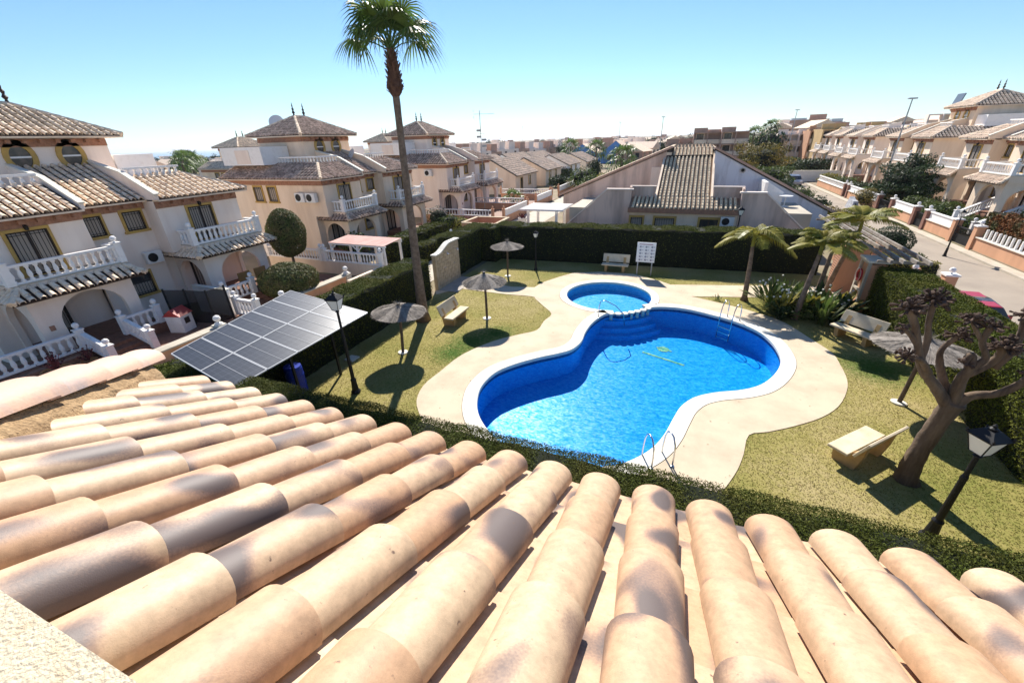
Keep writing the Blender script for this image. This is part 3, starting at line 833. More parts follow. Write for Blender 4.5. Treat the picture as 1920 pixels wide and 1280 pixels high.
bench('concrete bench beside the leafy flower bed and brick gateway', 6.95, 18.35, radians(132))
bench('sunlit concrete bench seen from behind, beside the pruned tree', 4.95, 10.75, radians(46))

# ------------------------------------------------------------------ brushwood parasols
def parasol_parts(t, R=1.0, hr=1.88, ha=2.16, lean=0.0, tuft=True, seed=0):
    rnd = np.random.default_rng(seed)
    m = MB(); m.tube([(0,0,0),(.02,0,1.1),(0,0,ha)], [.06,.055,.05], 9, jit=.05); m.obj('pole', M_WOOD, t)
    m = MB(); m.lathe((0,0,0), [(.20,0),(.20,.03),(.17,.045)], 16); m.obj('base', M_STONE, t)
    m = MB(); N = 40
    vs = [(0,0,ha)]; fs = []
    for ring, (rr, zz) in enumerate(((.5,.60),(1.0,0.0))):
        for k in range(N):
            a = 2*pi*k/N; r = R*rr*(1+.03*sin(5*a+seed)); vs.append((r*cos(a), r*sin(a), hr+(ha-hr)*zz*.85+.012*sin(7*a)))
    for k in range(N):
        fs.append((0,1+k,1+(k+1)%N)); fs.append((1+k,1+N+k,1+N+(k+1)%N,1+(k+1)%N))
    m.add(vs, fs); m.obj('canopy', M_THATCH, t)
    n = 4200; a = rnd.uniform(0,2*pi,n); r0 = R*rnd.uniform(.0,.86,n); L = R*rnd.uniform(.12,.38,n)
    r1 = np.minimum(r0+L, R*rnd.uniform(.96,1.07,n)); da = rnd.normal(0,.035,n)
    zf = lambda r: hr+(ha-hr)*(1-r/R)*.92
    c0 = np.stack([r0*np.cos(a), r0*np.sin(a), zf(r0)+rnd.uniform(.0,.03,n)],1)
    c1 = np.stack([r1*np.cos(a+da), r1*np.sin(a+da), zf(r1)+rnd.uniform(-.02,.022,n)],1)
    w = rnd.uniform(.004,.009,n)[:,None]
    sd = np.stack([-np.sin(a), np.cos(a), rnd.normal(0,.3,n)],1)*w
    v = np.stack([c0-sd, c0+sd, c1+sd*.6, c1-sd*.6],1).reshape(-1,3)
    me = np_mesh('twigs', v, np.arange(n*4).reshape(-1,4)); me.materials.append(M_THATCH); link('twigs', me, t, kind='stuff')
    m = MB()
    for k in range(8):
        a = 2*pi*k/8+.2; m.bar((0,0,ha-.06),(R*.93*cos(a),R*.93*sin(a),hr+.0),.025,.025)
    m.obj('ribs', M_WOOD, t)
    n = 70; a = rnd.uniform(0,2*pi,n); el = rnd.uniform(.15,1.3,n); L = rnd.uniform(.12,.30,n)
    c0 = np.stack([np.cos(a)*.03, np.sin(a)*.03, np.full(n,ha)],1); c1 = c0+np.stack([np.cos(a)*np.cos(el)*L, np.sin(a)*np.cos(el)*L, np.sin(el)*L],1)
    sd = np.stack([-np.sin(a), np.cos(a), 0*a],1)*.006
    v = np.stack([c0-sd, c0+sd, c1],1).reshape(-1,3)
    me = np_mesh('top_tuft', v, np.arange(n*3).reshape(-1,3)); me.materials.append(M_THATCH); link('top_tuft', me, t, kind='stuff')
    m = MB(); m.lathe((0,0,ha-.05), [(.07,0),(.06,.06),(.05,.10)], 8); m.obj('cap', M_DARKW, t)
PG = 'straw beach parasols on the lawn'
for i, (lab, x, y, R, hr, ha, rx, ry) in enumerate([
    ('straw parasol nearest the solar panels, crossed by the palm trunk shadow', -9.55, 11.85, 1.02, 1.72, 2.03, radians(-4), radians(5)),
    ('straw parasol standing in its own round shadow beside the bench', -7.78, 16.05, 1.00, 1.78, 2.22, radians(3), 0),
    ('pale straw parasol nearest the back hedge', -9.32, 22.5, .98, 1.80, 2.14, 0, radians(1)),
    ('tilted straw parasol behind the pruned tree on the right lawn', 6.96, 13.85, 1.22, 1.82, 2.12, radians(-5), radians(4))]):
    t = thing('beach_parasol', lab, 'parasol', (x,y,0), 0, PG); t.rotation_euler = (rx*.5, ry*.5, 0)
    parasol_parts(t, R, hr, ha, seed=i+3)

# ------------------------------------------------------------------ lamp posts
M_MILK = mat('milky_lamp_glass', (.86,.83,.76), .25, spec=.5)
def lamp(label, x, y, H, s=1.0, rz=0.0, glass=None):
    t = thing('street_lamp', label, 'street lamp', (x,y,0), rz, 'black lantern lamp posts')
    m = MB(); m.lathe((0,0,0), [(.13*s,0),(.14*s,.06),(.10*s,.12),(.075*s,.45),(.085*s,.50),(.055*s,.56),(.046*s,H*.55),(.05*s,H*.56),(.05*s,H*.58),(.036*s,H*.6),(.034*s,H-.62*s),(.06*s,H-.60*s),(.03*s,H-.56*s)], 14); m.obj('pole', M_IRON, t, smooth=False)
    z = H-.56*s
    def frus(m, r0, z0, r1, z1):
        vs = [(-r0,-r0,z0),(r0,-r0,z0),(r0,r0,z0),(-r0,r0,z0),(-r1,-r1,z1),(r1,-r1,z1),(r1,r1,z1),(-r1,r1,z1)]; m.hexa(vs)
    m = MB(); frus(m, .085*s, z+.03*s, .155*s, z+.32*s); m.obj('lantern_glass', glass or M_MILK, t)
    m = MB(); frus(m, .05*s, z, .095*s, z+.03*s); frus(m, .175*s, z+.32*s, .18*s, z+.345*s)
    for a, b in ((-1,-1),(1,-1),(1,1),(-1,1)): m.bar((a*.087*s,b*.087*s,z+.03*s),(a*.158*s,b*.158*s,z+.32*s),.014*s,.014*s)
    m.obj('lantern_frame', M_IRON, t)
    m = MB(); frus(m, .19*s, z+.345*s, .075*s, z+.46*s); m.lathe((0,0,z+.46*s), [(.05*s,0),(.06*s,.03*s),(.025*s,.05*s),(.03*s,.075*s),(.005*s,.11*s)], 10)
    for a, b in ((-1,-1),(1,-1),(1,1),(-1,1)): m.lathe((a*.175*s,b*.175*s,z+.345*s), [(.012*s,0),(.02*s,.03*s),(.003*s,.07*s)], 6)
    m.obj('lantern_roof', M_IRON, t)
    return t
lamp('tall black lamp post beside the solar panels', -9.37, 8.88, 3.6, 1.12, .2)
lamp('leaning-looking black lamp post at the lower right of the lawn', 5.58, 8.33, 2.85, 1.15, .5)
lamp('black lamp post in dark shade of the back hedge, beside a parasol', -8.08, 24.2, 2.5, .8)
lamp('black lamp post whose white lantern rises just behind the back hedge', 3.55, 30.2, 3.35, 1.0)
lamp('slender lamp post on the kerb of the sunny street', 16.1, 34.2, 2.9, .8)

# fallen leaves and litter scattered thinly over lawn and deck
lx_ = RNG.uniform(-11, 8, 420); ly_ = RNG.uniform(6, 25.5, 420)
k_ = ~(inside(lx_, ly_, offset(POOL,.1)) | inside(lx_, ly_, offset(KID,.1))); lx_, ly_ = lx_[k_], ly_[k_]
vv_, ff_ = leaves(np.stack([lx_, ly_, np.full(len(lx_), .034)],1), np.tile([0,0,1.0],(len(lx_),1)), .045, asp=.5, spread=.18)
me_ = np_mesh('leaf_litter', vv_, ff_); me_.materials.append(mat('dry_leaf', (.16,.10,.04), .9, (.10,.07,.03), 5, island=.4))
tag(link('leaf_litter', me_, kind='stuff'), 'a few dry fallen leaves lying on the lawn and pool deck', 'leaves')

# ------------------------------------------------------------------ palms
def fan_palm(name, label, x, y, H, lean=(0,0), r0=.30, r1=.14, n_fr=30, fl=1.25, lod=1, group=None, skirt=True, tall=False):
    t = thing(name, label, 'palm tree', (x,y,0), 0, group)
    top = Vector((lean[0], lean[1], H))
    pts = []; rad = []
    for i in range(26):
        u = i/25; pts.append((lean[0]*u**1.6, lean[1]*u**1.6, H*u)); rad.append((r1+(r0-r1)*(1-u)**2.2)*(1+.05*((i % 2)-.5)) + (.12 if i == 0 else 0))
    MB().tube(pts, rad, 14, jit=.05).obj('trunk', M_BARK, t, smooth=True)
    if skirt:
        c0 = Vector(pts[-5]); c0.z = H-1.35
        MB().tube([(c0.x*.97,c0.y,H-1.5),(c0.x,c0.y,H-1.32),(c0.x,c0.y,H-1.12),(top.x,top.y,H-.7),(top.x,top.y,H-.25),(top.x,top.y,H+.05)], [.09,.21,.27,.22,.17,.13], 14, jit=.12).obj('boot_skirt', M_DEADP, t)
        m = MB()
        for k in range(120):
            a = random.uniform(0,2*pi); z = random.uniform(H-1.35,H-.1); r = .26-.10*(z-H+1.35)/1.25
            p = Vector((top.x*.97+r*.8*cos(a), top.y+r*.8*sin(a), z)); q = p+Vector((cos(a)*random.uniform(.06,.16), sin(a)*random.uniform(.06,.16), random.uniform(.08,.26)))
            m.bar(p, q, .05, .015)
        m.obj('leaf_boots', M_DEADP, t, kind='stuff')
    for k in range(n_fr):
        a = 2*pi*k*.381966; u = k/(n_fr-1)
        el = radians(82 - 62*u**1.1) if skirt else radians(75-110*u)
        L = fl*(.50+.30*min(1,u*2))*random.uniform(.8,1.15)
        dr = Vector((cos(a)*cos(el), sin(a)*cos(el), sin(el)))
        p0 = top + Vector((0,0,.05-.1*u)); p1 = p0 + dr*L + Vector((0,0,-.08*u))
        m = MB(); m.tube([p0, p0+dr*L*.5+Vector((0,0,.04)), p1], [.028,.02,.014], 5)
        # fan blade: pleated leaflets with drooping thread tips
        nl = 22 if lod else 9
        side = dr.cross(Vector((0,0,1))).normalized() if abs(dr.z) < .97 else Vector((1,0,0))
        upv = side.cross(dr).normalized()
        for j in range(nl):
            b = (j/(nl-1)-.5)*radians(205)
            ld = (dr*cos(b) + side*sin(b)).normalized()
            ll = L*random.uniform(.62,.76)*(1-.18*abs(b)/1.8) + .25*fl
            w = .042*fl if lod else .10*fl
            fold = upv*(.015 if j % 2 else -.015)
            sdv = ld.cross(upv).normalized()
            prev = None; segs = 4 if lod else 2
            P = [p1 + ld*ll*s + fold*s - Vector((0,0,1))*(ll*(s**2.2)*(.30+.65*u)) for s in ([0,.35,.65,.86,1.0] if lod else [0,.55,1.0])]
            W = ([.012,w,w*.95,w*.35,.004] if lod else [.02,w,.02])
            vs = []; 
            for q, ww in zip(P, W): vs += [q-sdv*ww*.5, q+sdv*ww*.5]
            m.add(vs, [(2*i,2*i+1,2*i+3,2*i+2) for i in range(len(P)-1)])
        m.obj('frond', M_PALM, t)
    return t
fan_palm('fan_palm', 'very tall slender fan palm rising beside the long hedge', -10.55, 14.96, 10.5, lean=(.12,.0), r0=.25, r1=.125, n_fr=27, fl=1.55)

def feather_palm(name, label, x, y, H, lean, n_fr=8, fl=1.5, tm=None, lm=None, r=.085, group=None, lod=1, start=0.3, droop=.85):
    t = thing(name, label, 'palm tree', (x,y,0), 0, group)
    pts = []; rad = []
    for i in range(14):
        u = i/13; pts.append((lean[0]*u**1.3, lean[1]*u**1.3, H*u)); rad.append(r*(1.5-.7*u)*(1+.06*(i%2)) + (.07 if i == 0 else 0))
    MB().tube(pts, rad, 10, jit=.04).obj('trunk', tm or M_BARK, t, smooth=True)
    top = Vector(pts[-1])
    MB().tube([top-Vector((0,0,.1)), top+Vector((0,0,.25)), top+Vector((0,0,.5))], [r*.95,r*.8,r*.35], 8).obj('crownshaft', lm or M_PALMY, t)
    for k in range(n_fr):
        a = start+2*pi*k/n_fr*1.0+random.uniform(-.25,.25); el = radians(random.uniform(35,72)) if k % 2 else radians(random.uniform(10,45))
        hd = Vector((cos(a), sin(a), 0)); L = fl*random.uniform(.85,1.15)
        P = []
        for i in range(9):
            s = i/8; P.append(top+Vector((0,0,.35)) + hd*L*(s*cos(el)+.25*s*s) + Vector((0,0,1))*L*(s*sin(el) - droop*s**2.2))
        m = MB(); m.tube(P, [.018*(1-s/10)+.004 for s in range(9)], 5)
        nl = 44 if lod else 12
        for j in range(nl):
            s = .14+.86*j/nl; i = min(int(s*8), 7); f = s*8-i; q = P[i].lerp(P[i+1], f); d = (P[i+1]-P[i]).normalized()
            sd = d.cross(Vector((0,0,1))).normalized(); ll = L*.40*(sin(pi*min(s*.85+.12,1))**.6)*random.uniform(.85,1.1)
            for sg in (-1,1):
                ld = (sd*sg*.85 + d*.5 + Vector((0,0,.12))).normalized()
                w = d*(.030 if lod else .04)
                e1 = q+ld*ll*.6; e2 = q+ld*ll - Vector((0,0,ll*.42))
                m.add([q-w*.5, q+w*.5, e1+w*.7, e1-w*.7, e2], [(0,1,2,3),(3,2,4)])
        m.obj('frond', lm or M_PALMY, t)
    return t
feather_palm('feather_palm', 'young feather palm with drooping yellow green fronds by the pool path', 3.54, 22.03, 2.75, (-.15,.1), 8, 1.5, start=.0, droop=.8)
feather_palm('feather_palm', 'feather palm with bright yellow crown growing out of the flower bed', 5.37, 20.13, 3.0, (.2,0), 17, 1.05, lm=M_PALMY, droop=.5)
feather_palm('feather_palm', 'taller feather palm leaning beside the brick gateway', 7.45, 24.3, 3.3, (.45,-.3), 16, 1.35, lm=M_PALMY, droop=.45)
feather_palm('feather_palm', 'small yellow feather palm behind the gateway palms', 6.6, 22.6, 2.6, (.1,0), 12, 1.1, droop=.5)

# ------------------------------------------------------------------ pollarded tree
tr = thing('pollarded_tree', 'leafless hard-pruned tree with knobbly fists in the right foreground', 'tree', (5.87,10.1,0))
def bough(pts, rad, nm='bough'):
    m = MB(); P = [Vector(p) for p in pts]
    # smooth polyline
    Q = []; Rr = []
    for i in range(len(P)-1):
        p0 = P[max(i-1,0)]; p1 = P[i]; p2 = P[i+1]; p3 = P[min(i+2,len(P)-1)]
        for k in range(5):
            t = k/5; Q.append(.5*((2*p1)+(-p0+p2)*t+(2*p0-5*p1+4*p2-p3)*t*t+(-p0+3*p1-3*p2+p3)*t**3)); Rr.append(rad[i]+(rad[i+1]-rad[i])*t)
    Q.append(P[-1]); Rr.append(rad[-1])
    return m.tube(Q, Rr, 12, jit=.07).obj(nm, M_BARK2, tr, smooth=True, world=True)
W = lambda x, y, z: (x, y, z)
bough([W(5.84,10.1,-.05),W(5.80,10.1,.25),W(5.83,10.12,1.1),W(5.90,10.12,1.8),W(5.95,10.1,2.25)], [.27,.20,.175,.175,.20], 'trunk')
KN = []
def limb(pts, rad, big=0): bough(pts, rad); KN.append((pts[-1], big))
def wpt(px, py, dy=0.0):
    v = onYt(px, py, 10.1+dy); return (v.x, v.y, v.z)
def onYt(px, py, Y):
    r = ray(px, py); t = Y/r.y; return Vector((r.x*t, Y, CAM_H+r.z*t))
J = (5.95,10.1,2.2)
limb([(5.93,10.1,2.1), wpt(1752,722), wpt(1728,688), wpt(1722,655), wpt(1715,610), wpt(1706,578)], [.15,.10,.085,.07,.07,.075], 2)
limb([wpt(1726,672), wpt(1738,640,.1), wpt(1742,600,.15), wpt(1752,562,.2)], [.075,.06,.05,.06], 2)
limb([wpt(1722,650), wpt(1705,625,-.05), wpt(1692,618,-.08)], [.06,.045,.04], 0)
limb([wpt(1740,700,.0), wpt(1728,676,-.15), wpt(1700,668,-.2)], [.08,.055,.05], 1)
limb([wpt(1775,735,.1), wpt(1765,700,.25), wpt(1762,665,.3), wpt(1772,648,.35), wpt(1800,628,.35)], [.10,.075,.055,.05,.055], 1)
limb([J, wpt(1800,715,-.05), wpt(1818,690,-.1), wpt(1822,665,-.1), wpt(1806,680,-.15)], [.13,.10,.085,.06,.055], 0)
limb([wpt(1818,690,-.1), wpt(1848,672,-.1), wpt(1842,640,-.1), wpt(1860,612,-.05)], [.085,.06,.05,.06], 1)
limb([wpt(1815,700,.1), wpt(1850,685,.2), wpt(1872,668,.2), wpt(1882,650,.2)], [.085,.075,.07,.08], 2)
limb([J, wpt(1822,742,-.05), wpt(1868,738,-.1), wpt(1905,724,-.15), wpt(1945,700,-.2)], [.14,.085,.075,.07,.08], 1)
limb([wpt(1862,690,.3), wpt(1895,660,.35), wpt(1915,625,.4), wpt(1925,590,.4)], [.08,.07,.06,.07], 1)
limb([wpt(1842,640,-.1), wpt(1832,622,-.05), wpt(1822,600,.0)], [.045,.04,.04], 1)
for i, (k, big) in enumerate(KN):                         # the fists: clustered stubs of cut twigs
    rnd = random.Random(i); m = MB()
    R0 = (.11,.16,.21)[big]
    for j in range((16,34,60)[big]):
        a = rnd.uniform(0,2*pi); e = rnd.uniform(-.6,1.4); d = Vector((cos(a)*cos(e), sin(a)*cos(e), sin(e)*.8))
        p = Vector(k)+d*R0*rnd.uniform(.0,.4); q = Vector(k)+d*R0*rnd.uniform(.75,1.55)
        r = rnd.uniform(.014,.032); mid = p.lerp(q,.6)+Vector((rnd.uniform(-.02,.02),rnd.uniform(-.02,.02),rnd.uniform(-.02,.03)))
        m.tube([p, mid, q, q+d*.016], [r*.8, r*.7, r*rnd.uniform(1.1,1.6), r*.6], 6, jit=.3)
    m.obj('pruned_fist', M_KNOB, tr, smooth=False, world=True)

# ------------------------------------------------------------------ solar array on posts
def solar_material():
    m = bpy.data.materials.new('solar_cells'); m.use_nodes = True
    nt = m.node_tree; N = nt.nodes; Lk = nt.links.new; bs = N['Principled BSDF']
    bs.inputs['Roughness'].default_value = .28; bs.inputs['Specular IOR Level'].default_value = .7
    tc = N.new('ShaderNodeUVMap')
    br = N.new('ShaderNodeTexBrick'); br.offset = 0; br.inputs['Scale'].default_value = 1
    br.inputs['Color1'].default_value = (.030,.033,.040,1); br.inputs['Color2'].default_value = (.036,.040,.048,1); br.inputs['Mortar'].default_value = (.11,.12,.135,1)
    br.inputs['Mortar Size'].default_value = .018; br.inputs['Brick Width'].default_value = 1.0; br.inputs['Row Height'].default_value = 1.0
    Lk(tc.outputs[0], br.inputs['Vector']); Lk(br.outputs[0], bs.inputs['Base Color'])
    return m
M_SOLAR = solar_material()
sa = thing('solar_array', 'raised rack of ten framed solar panels beside the hedge', 'solar panels', (-10.9,7.9,0))
def on_slope(px, py, z0=2.82, x0=-12.1, k=.215):
    r = ray(px, py); t = (z0 + k*x0 - CAM_H)/(r.z + k*r.x); return Vector((r.x*t, r.y*t, CAM_H + r.z*t))
A, B, Cc, D = [on_slope(*p) for p in ((320,664),(545,545),(690,586),(434,731))]
def bil(u, v): return A.lerp(B, u).lerp(D.lerp(Cc, u), v)
nrm_s = (B-A).cross(D-A).normalized()
if nrm_s.z < 0: nrm_s = -nrm_s
gap = .0035
M_WFR = mat('white_panel_frame', (.50,.51,.52), .4)
for i in range(5):
    for j in range(2):
        u0, u1 = i/5+gap, (i+1)/5-gap; v0, v1 = j/2+gap*.6, (j+1)/2-gap*.6
        q = [bil(u0,v0), bil(u1,v0), bil(u1,v1), bil(u0,v1)]
        fr = MB()
        for a, b in zip(q, q[1:]+q[:1]): fr.bar(a, b, .020, .035, up=nrm_s)
        f = fr.obj('solar_panel', M_WFR, sa, world=True)
        mm = (q[0]+q[1])/2; mn = (q[3]+q[2])/2
        o = MB(); o.add([p + nrm_s*.008 for p in q], [(0,1,2,3)])
        g = o.obj('cell_sheet', M_SOLAR, f, world=True)
        uv = g.data.uv_layers.new(name='UVMap')
        for li, (a, b) in enumerate(((0,0),(6,0),(6,6),(0,6))): uv.data[li].uv = (a, b)
        if g.data.polygons[0].normal.dot(nrm_s) < 0: g.data.flip_normals()
        o = MB(); o.bar(mm+nrm_s*.014, mn+nrm_s*.014, .009, .004, up=nrm_s); o.obj('mid_strip', M_WFR, f, world=True)
for u in (.10,.5,.88):
    for v in (.08,.6):
        p = bil(u, v); MB().bar((p.x,p.y,0),(p.x,p.y,p.z-.05),.07,.07,up=(1,0,0)).obj('post', M_IRON, sa, world=True)
for v in (.08,.6):
    MB().bar(bil(.0,v)-nrm_s*.055, bil(1,v)-nrm_s*.055, .06,.06,up=nrm_s).obj('rail', M_GREYM, sa, world=True)
dr = thing('water_drum', 'blue plastic drum standing in shade under the solar panels', 'drum', (-11.3,8.3,0))
m = MB(); m.lathe((0,0,0), [(.27,0),(.29,.02),(.29,.3),(.30,.32),(.30,.35),(.29,.37),(.29,.62),(.30,.64),(.30,.67),(.29,.69),(.285,.9),(.26,.95)], 24); m.obj('barrel', M_BLUE, dr, smooth=False)
m = MB(); m.lathe((0,0,.95), [(.27,0),(.27,.03),(.10,.035),(.10,.06)], 20); m.obj('lid', M_BLUE, dr)
tag(MB().box(-11.35,10.55,.0,-10.95,10.95,.05).obj('drain_cover', M_STONE), 'small pale square slab set in the grass by the lamp post', 'slab')

# ------------------------------------------------------------------ pool ladders, handrail
def ladder(label, p_out1, p_out2, d):
    # p_out: feet on the coping; d: unit vector towards the water
    t = thing('pool_ladder', label, 'pool ladder', (p_out1[0], p_out1[1], 0), 0, 'steel pool ladders')
    for p in (p_out1, p_out2):
        P = []
        for s, z in ((0,.0),(0,.35),(.03,.62),(.14,.80),(.28,.84),(.42,.76),(.50,.55),(.54,.2),(.54,-.2),(.54,-.9)): P.append((p[0]+d[0]*s, p[1]+d[1]*s, z+.03))
        MB().tube(P, .021, 8).obj('rail', M_STEEL, t, smooth=True, world=True)
        MB().lathe((p[0],p[1],.03), [(.05,0),(.05,.012),(.025,.02)], 12).obj('foot_plate', M_STEEL, t, world=True)
    for z in (-.30,-.55,-.80):
        a = (p_out1[0]+d[0]*.54, p_out1[1]+d[1]*.54, z); b = (p_out2[0]+d[0]*.54, p_out2[1]+d[1]*.54, z)
        MB().bar(a, b, .07, .025).obj('tread', M_STEEL, t, world=True)
ladder('steel pool ladder nearest the foreground roof', (.20,8.45), (.68,8.72), Vector((-.50,.86)).normalized())
ladder('steel pool ladder by the flower bed side of the pool', (2.62,19.50), (3.08,19.12), Vector((-.62,-.78)).normalized())
hr = thing('handrail', 'curved steel handrail at the steps between the two pools', 'handrail', (-2.6,17.9,0))
P = [at(1122,597)+(0,)]; q = Vector((P[0][0],P[0][1],.03)); e = Vector((.55,-.75,0)).normalized()*.0 + Vector((.80,.15,0))
MB().tube([q, q+Vector((0,0,.55)), q+Vector((.05,.02,.80)), q+e*.3+Vector((0,0,.86)), q+e*.9+Vector((0,0,.62)), q+e*1.35+Vector((0,0,.25)), q+e*1.45+Vector((0,0,-.3))], .021, 8).obj('rail', M_STEEL, hr, smooth=True, world=True)
MB().lathe((q.x,q.y,.03), [(.05,0),(.05,.012),(.025,.02)], 12).obj('foot_plate', M_STEEL, hr, world=True)

# ------------------------------------------------------------------ notice board
nb = thing('notice_board', 'white notice board of small pictured pool rules before the back hedge', 'notice board', (-1.55,24.9,0))
MB().box(-2.07,24.88,.80,-1.03,24.93,1.95).obj('board', M_WHITE, nb, world=True)
for x in (-1.95,-1.15): MB().box(x-.03,24.935,0,x+.03,24.98,1.9).obj('post', M_GREYM, nb, world=True)
M_INK = mat('faded_print', (.20,.20,.24), .7); M_INK2 = mat('faded_red_print', (.42,.20,.20), .7)
m = MB(); m2 = MB()
for c in range(3):
    for r in range(5):
        cx = -1.87+c*.32; cz = 1.70-r*.19
        m.lathe((0,0,0), [(0.001,0)], 3) if False else None
        for s in range(14):
            a = 2*pi*s/14; b = 2*pi*(s+1)/14; R = .058
            m.hexa([(cx+R*cos(a),24.872,cz+R*sin(a)),(cx+R*cos(b),24.872,cz+R*sin(b)),(cx+R*cos(b),24.879,cz+R*sin(b)),(cx+R*cos(a),24.879,cz+R*sin(a)),
                    (cx+.75*R*cos(a),24.872,cz+.75*R*sin(a)),(cx+.75*R*cos(b),24.872,cz+.75*R*sin(b)),(cx+.75*R*cos(b),24.879,cz+.75*R*sin(b)),(cx+.75*R*cos(a),24.879,cz+.75*R*sin(a))])
        m.box(cx-.025,24.872,cz-.03,cx+.02,24.879,cz+.03)
        (m2 if (r+c) % 3 == 0 else m).bar((cx-.045,24.874,cz+.045),(cx+.045,24.874,cz-.045),.008,.012)
        for q in range(2): m.box(cx+.075,24.873,cz+.02-q*.04,cx+.16,24.879,cz+.032-q*.04)
m2.box(-1.95,24.873,1.83,-1.2,24.879,1.87)
m.obj('printed_pictograms', M_INK, nb, world=True); m2.obj('printed_red_marks', M_INK2, nb, world=True)

# ------------------------------------------------------------------ shrubs
def shrub(name, label, x, y, rx, ry, rz_, z0=0.0, n=1500, size=.09, m=None, cat='shrub', shell=.55, group=None, spread=.7, core=True, flat=None, asp=.5, world_core=None, noise=.16, stem=True):
    t = thing(name, label, cat, (x,y,0), 0, group)
    u = RNG.normal(0,1,(n,3)); u /= np.linalg.norm(u,axis=1)[:,None]
    u[:,2] = np.abs(u[:,2]) if flat == 'dome' else u[:,2]
    r = shell + (1-shell)*RNG.uniform(0,1,n)**.45
    lump = 1+noise*(np.sin(u[:,0]*5+x)*np.cos(u[:,1]*4.3+y)+.6*np.sin(u[:,2]*8+x*2))
    r = r*lump
    c = u*np.array([rx,ry,rz_])*r[:,None] + np.array([0,0,z0+(rz_ if flat != 'dome' else 0)])
    v, f = leaves(c, u, size, asp=asp, spread=spread, tri=False)
    v[:,2] = np.maximum(v[:,2], .01)
    me = np_mesh('crown', v, f); me.materials.append(m or M_LEAF); link('crown', me, t, kind='stuff')
    if core:
        k = MB(); pr = []
        cz = z0 + (rz_ if flat != 'dome' else 0)
        for i in range(9):
            th = (-pi/2 if flat != 'dome' else 0) + (pi if flat != 'dome' else pi/2)*i/8
            pr.append((max(.01,cos(th))*.66*(rx+ry)/2, cz + sin(th)*rz_*.66))
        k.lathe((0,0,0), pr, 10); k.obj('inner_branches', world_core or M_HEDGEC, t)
    if stem and z0 > .25: MB().tube([(0,0,-.02),(0,0,z0+.4)], [.10,.07], 8).obj('trunk', M_BARK2, t)
    return t
# flower bed: large leafy plants
def leafy_plant(label, x, y, n=26, L=.8, w=.16, m=None, flowers=False):
    t = thing('bed_plant', label, 'plant', (x,y,0), random.uniform(0,6), 'leafy plants of the flower bed')
    a_ = MB()
    for k in range(n):
        a = random.uniform(0,2*pi); el = radians(random.uniform(25,85)); l = L*random.uniform(.6,1.15)
        hd = Vector((cos(a),sin(a),0)); sd = Vector((-sin(a),cos(a),0)); vs = []
        p0 = Vector((random.uniform(-.12,.12),random.uniform(-.12,.12),0))
        ss = [0,.45,.65,.82,1]; ww = [.012,.02,w,w*.8,.005]
        for s, q in zip(ss, ww):
            p = p0+hd*l*s*cos(el)*1.1+Vector((0,0,1))*(l*s*sin(el)-l*.35*max(0,s-.4)**1.6)
            vs += [p-sd*q*.5, p+sd*q*.5]
        a_.add(vs, [(2*i,2*i+1,2*i+3,2*i+2) for i in range(4)])
    a_.obj('leaves', m or M_LEAF, t, kind='stuff')
    if flowers:
        f = MB()
        for k in range(14):
            p = Vector((random.gauss(0,.28),random.gauss(0,.28),random.uniform(.45,.95)*L)); f.lathe(p, [(.01,0),(.05,.03),(.04,.07)], 6)
        f.obj('pale_flowers', M_STONE, t, kind='stuff')
SPOTS = [('spiky pale edged plant at the path end of the flower bed',4.45,21.2),('large leaved plant behind the front of the flower bed',4.9,21.6),('dense leafy plant left of the palm trunk in the bed',4.85,20.5),
 ('dark low plant at the pool corner of the bed',4.75,19.9),('tall broad-leaved plant at the back of the bed',5.6,21.9),('leafy plant touching the palm trunk in the bed',5.7,20.7),
 ('flowering plant in the middle of the bed',6.15,20.9),('broad-leaved plant behind the white flowers of the bed',6.5,21.6),('bright green fern-like plant at the bench side of the bed',6.25,19.7),
 ('spreading plant at the gateway end of the bed',7.15,20.9),('leafy plant near the gateway pillar foot',7.4,21.6),('low bright plant behind the bench',6.7,20.0),('narrow leaved plant beside the bench back',7.75,18.3),('upright plant at the shady rim of the bed',5.3,22.3)]
for i, (lb, x, y) in enumerate(SPOTS):
    leafy_plant(lb, x, y, n=60 if i % 3 else 80, L=random.uniform(1.15,1.6)*(.5 if i in (3,11,12) else 1), w=random.choice([.07,.13,.2]), m=[M_LEAF, M_LEAF, M_LEAFY, M_LEAFD][i % 4] if i != 8 else M_LEAF, flowers=i in (0,2,6,9))
leafy_plant('small grassy tuft on the lawn near the pool path', 2.35, 21.65, 30, .35, .03, M_LEAF)
shrub('shrub', 'low dark shrub mass filling the flower bed', 5.6, 20.95, 1.35, 1.0, .85, 0, 6000, .11, M_LEAF, flat='dome')

# ------------------------------------------------------------------ gateway with pergola beams
gw = thing('brick_gateway', 'orange brick gateway pillars with open shelves and timber pergola beams', 'gateway', (8.3,23.6,0))
def brickwork(x0, y0, x1, y1, z0, z1, skip=()):
    MB().box(x0,y0,z0,x1,y1,z1).obj('pillar', M_ORANGE, gw, world=True)
    k = 0; z = z0+.01
    while z < z1-.05:
        off_ = .12 if k % 2 else 0; y = y0-off_
        while y < y1:
            a, b = max(y, y0+.003), min(y+.235, y1-.003)
            if b-a > .04: MB().box(x0-.012-random.uniform(0,.004), a, z, x0+.0, b, z+.055).obj('brick', M_BRICK, gw, world=True)
            y += .245
        z += .12; k += 1
brickwork(7.75, 24.65, 8.85, 25.6, 0, 2.35)
MB().box(8.0,21.75,0,8.55,22.75,2.2).obj('pillar', M_ORANGE, gw, world=True)
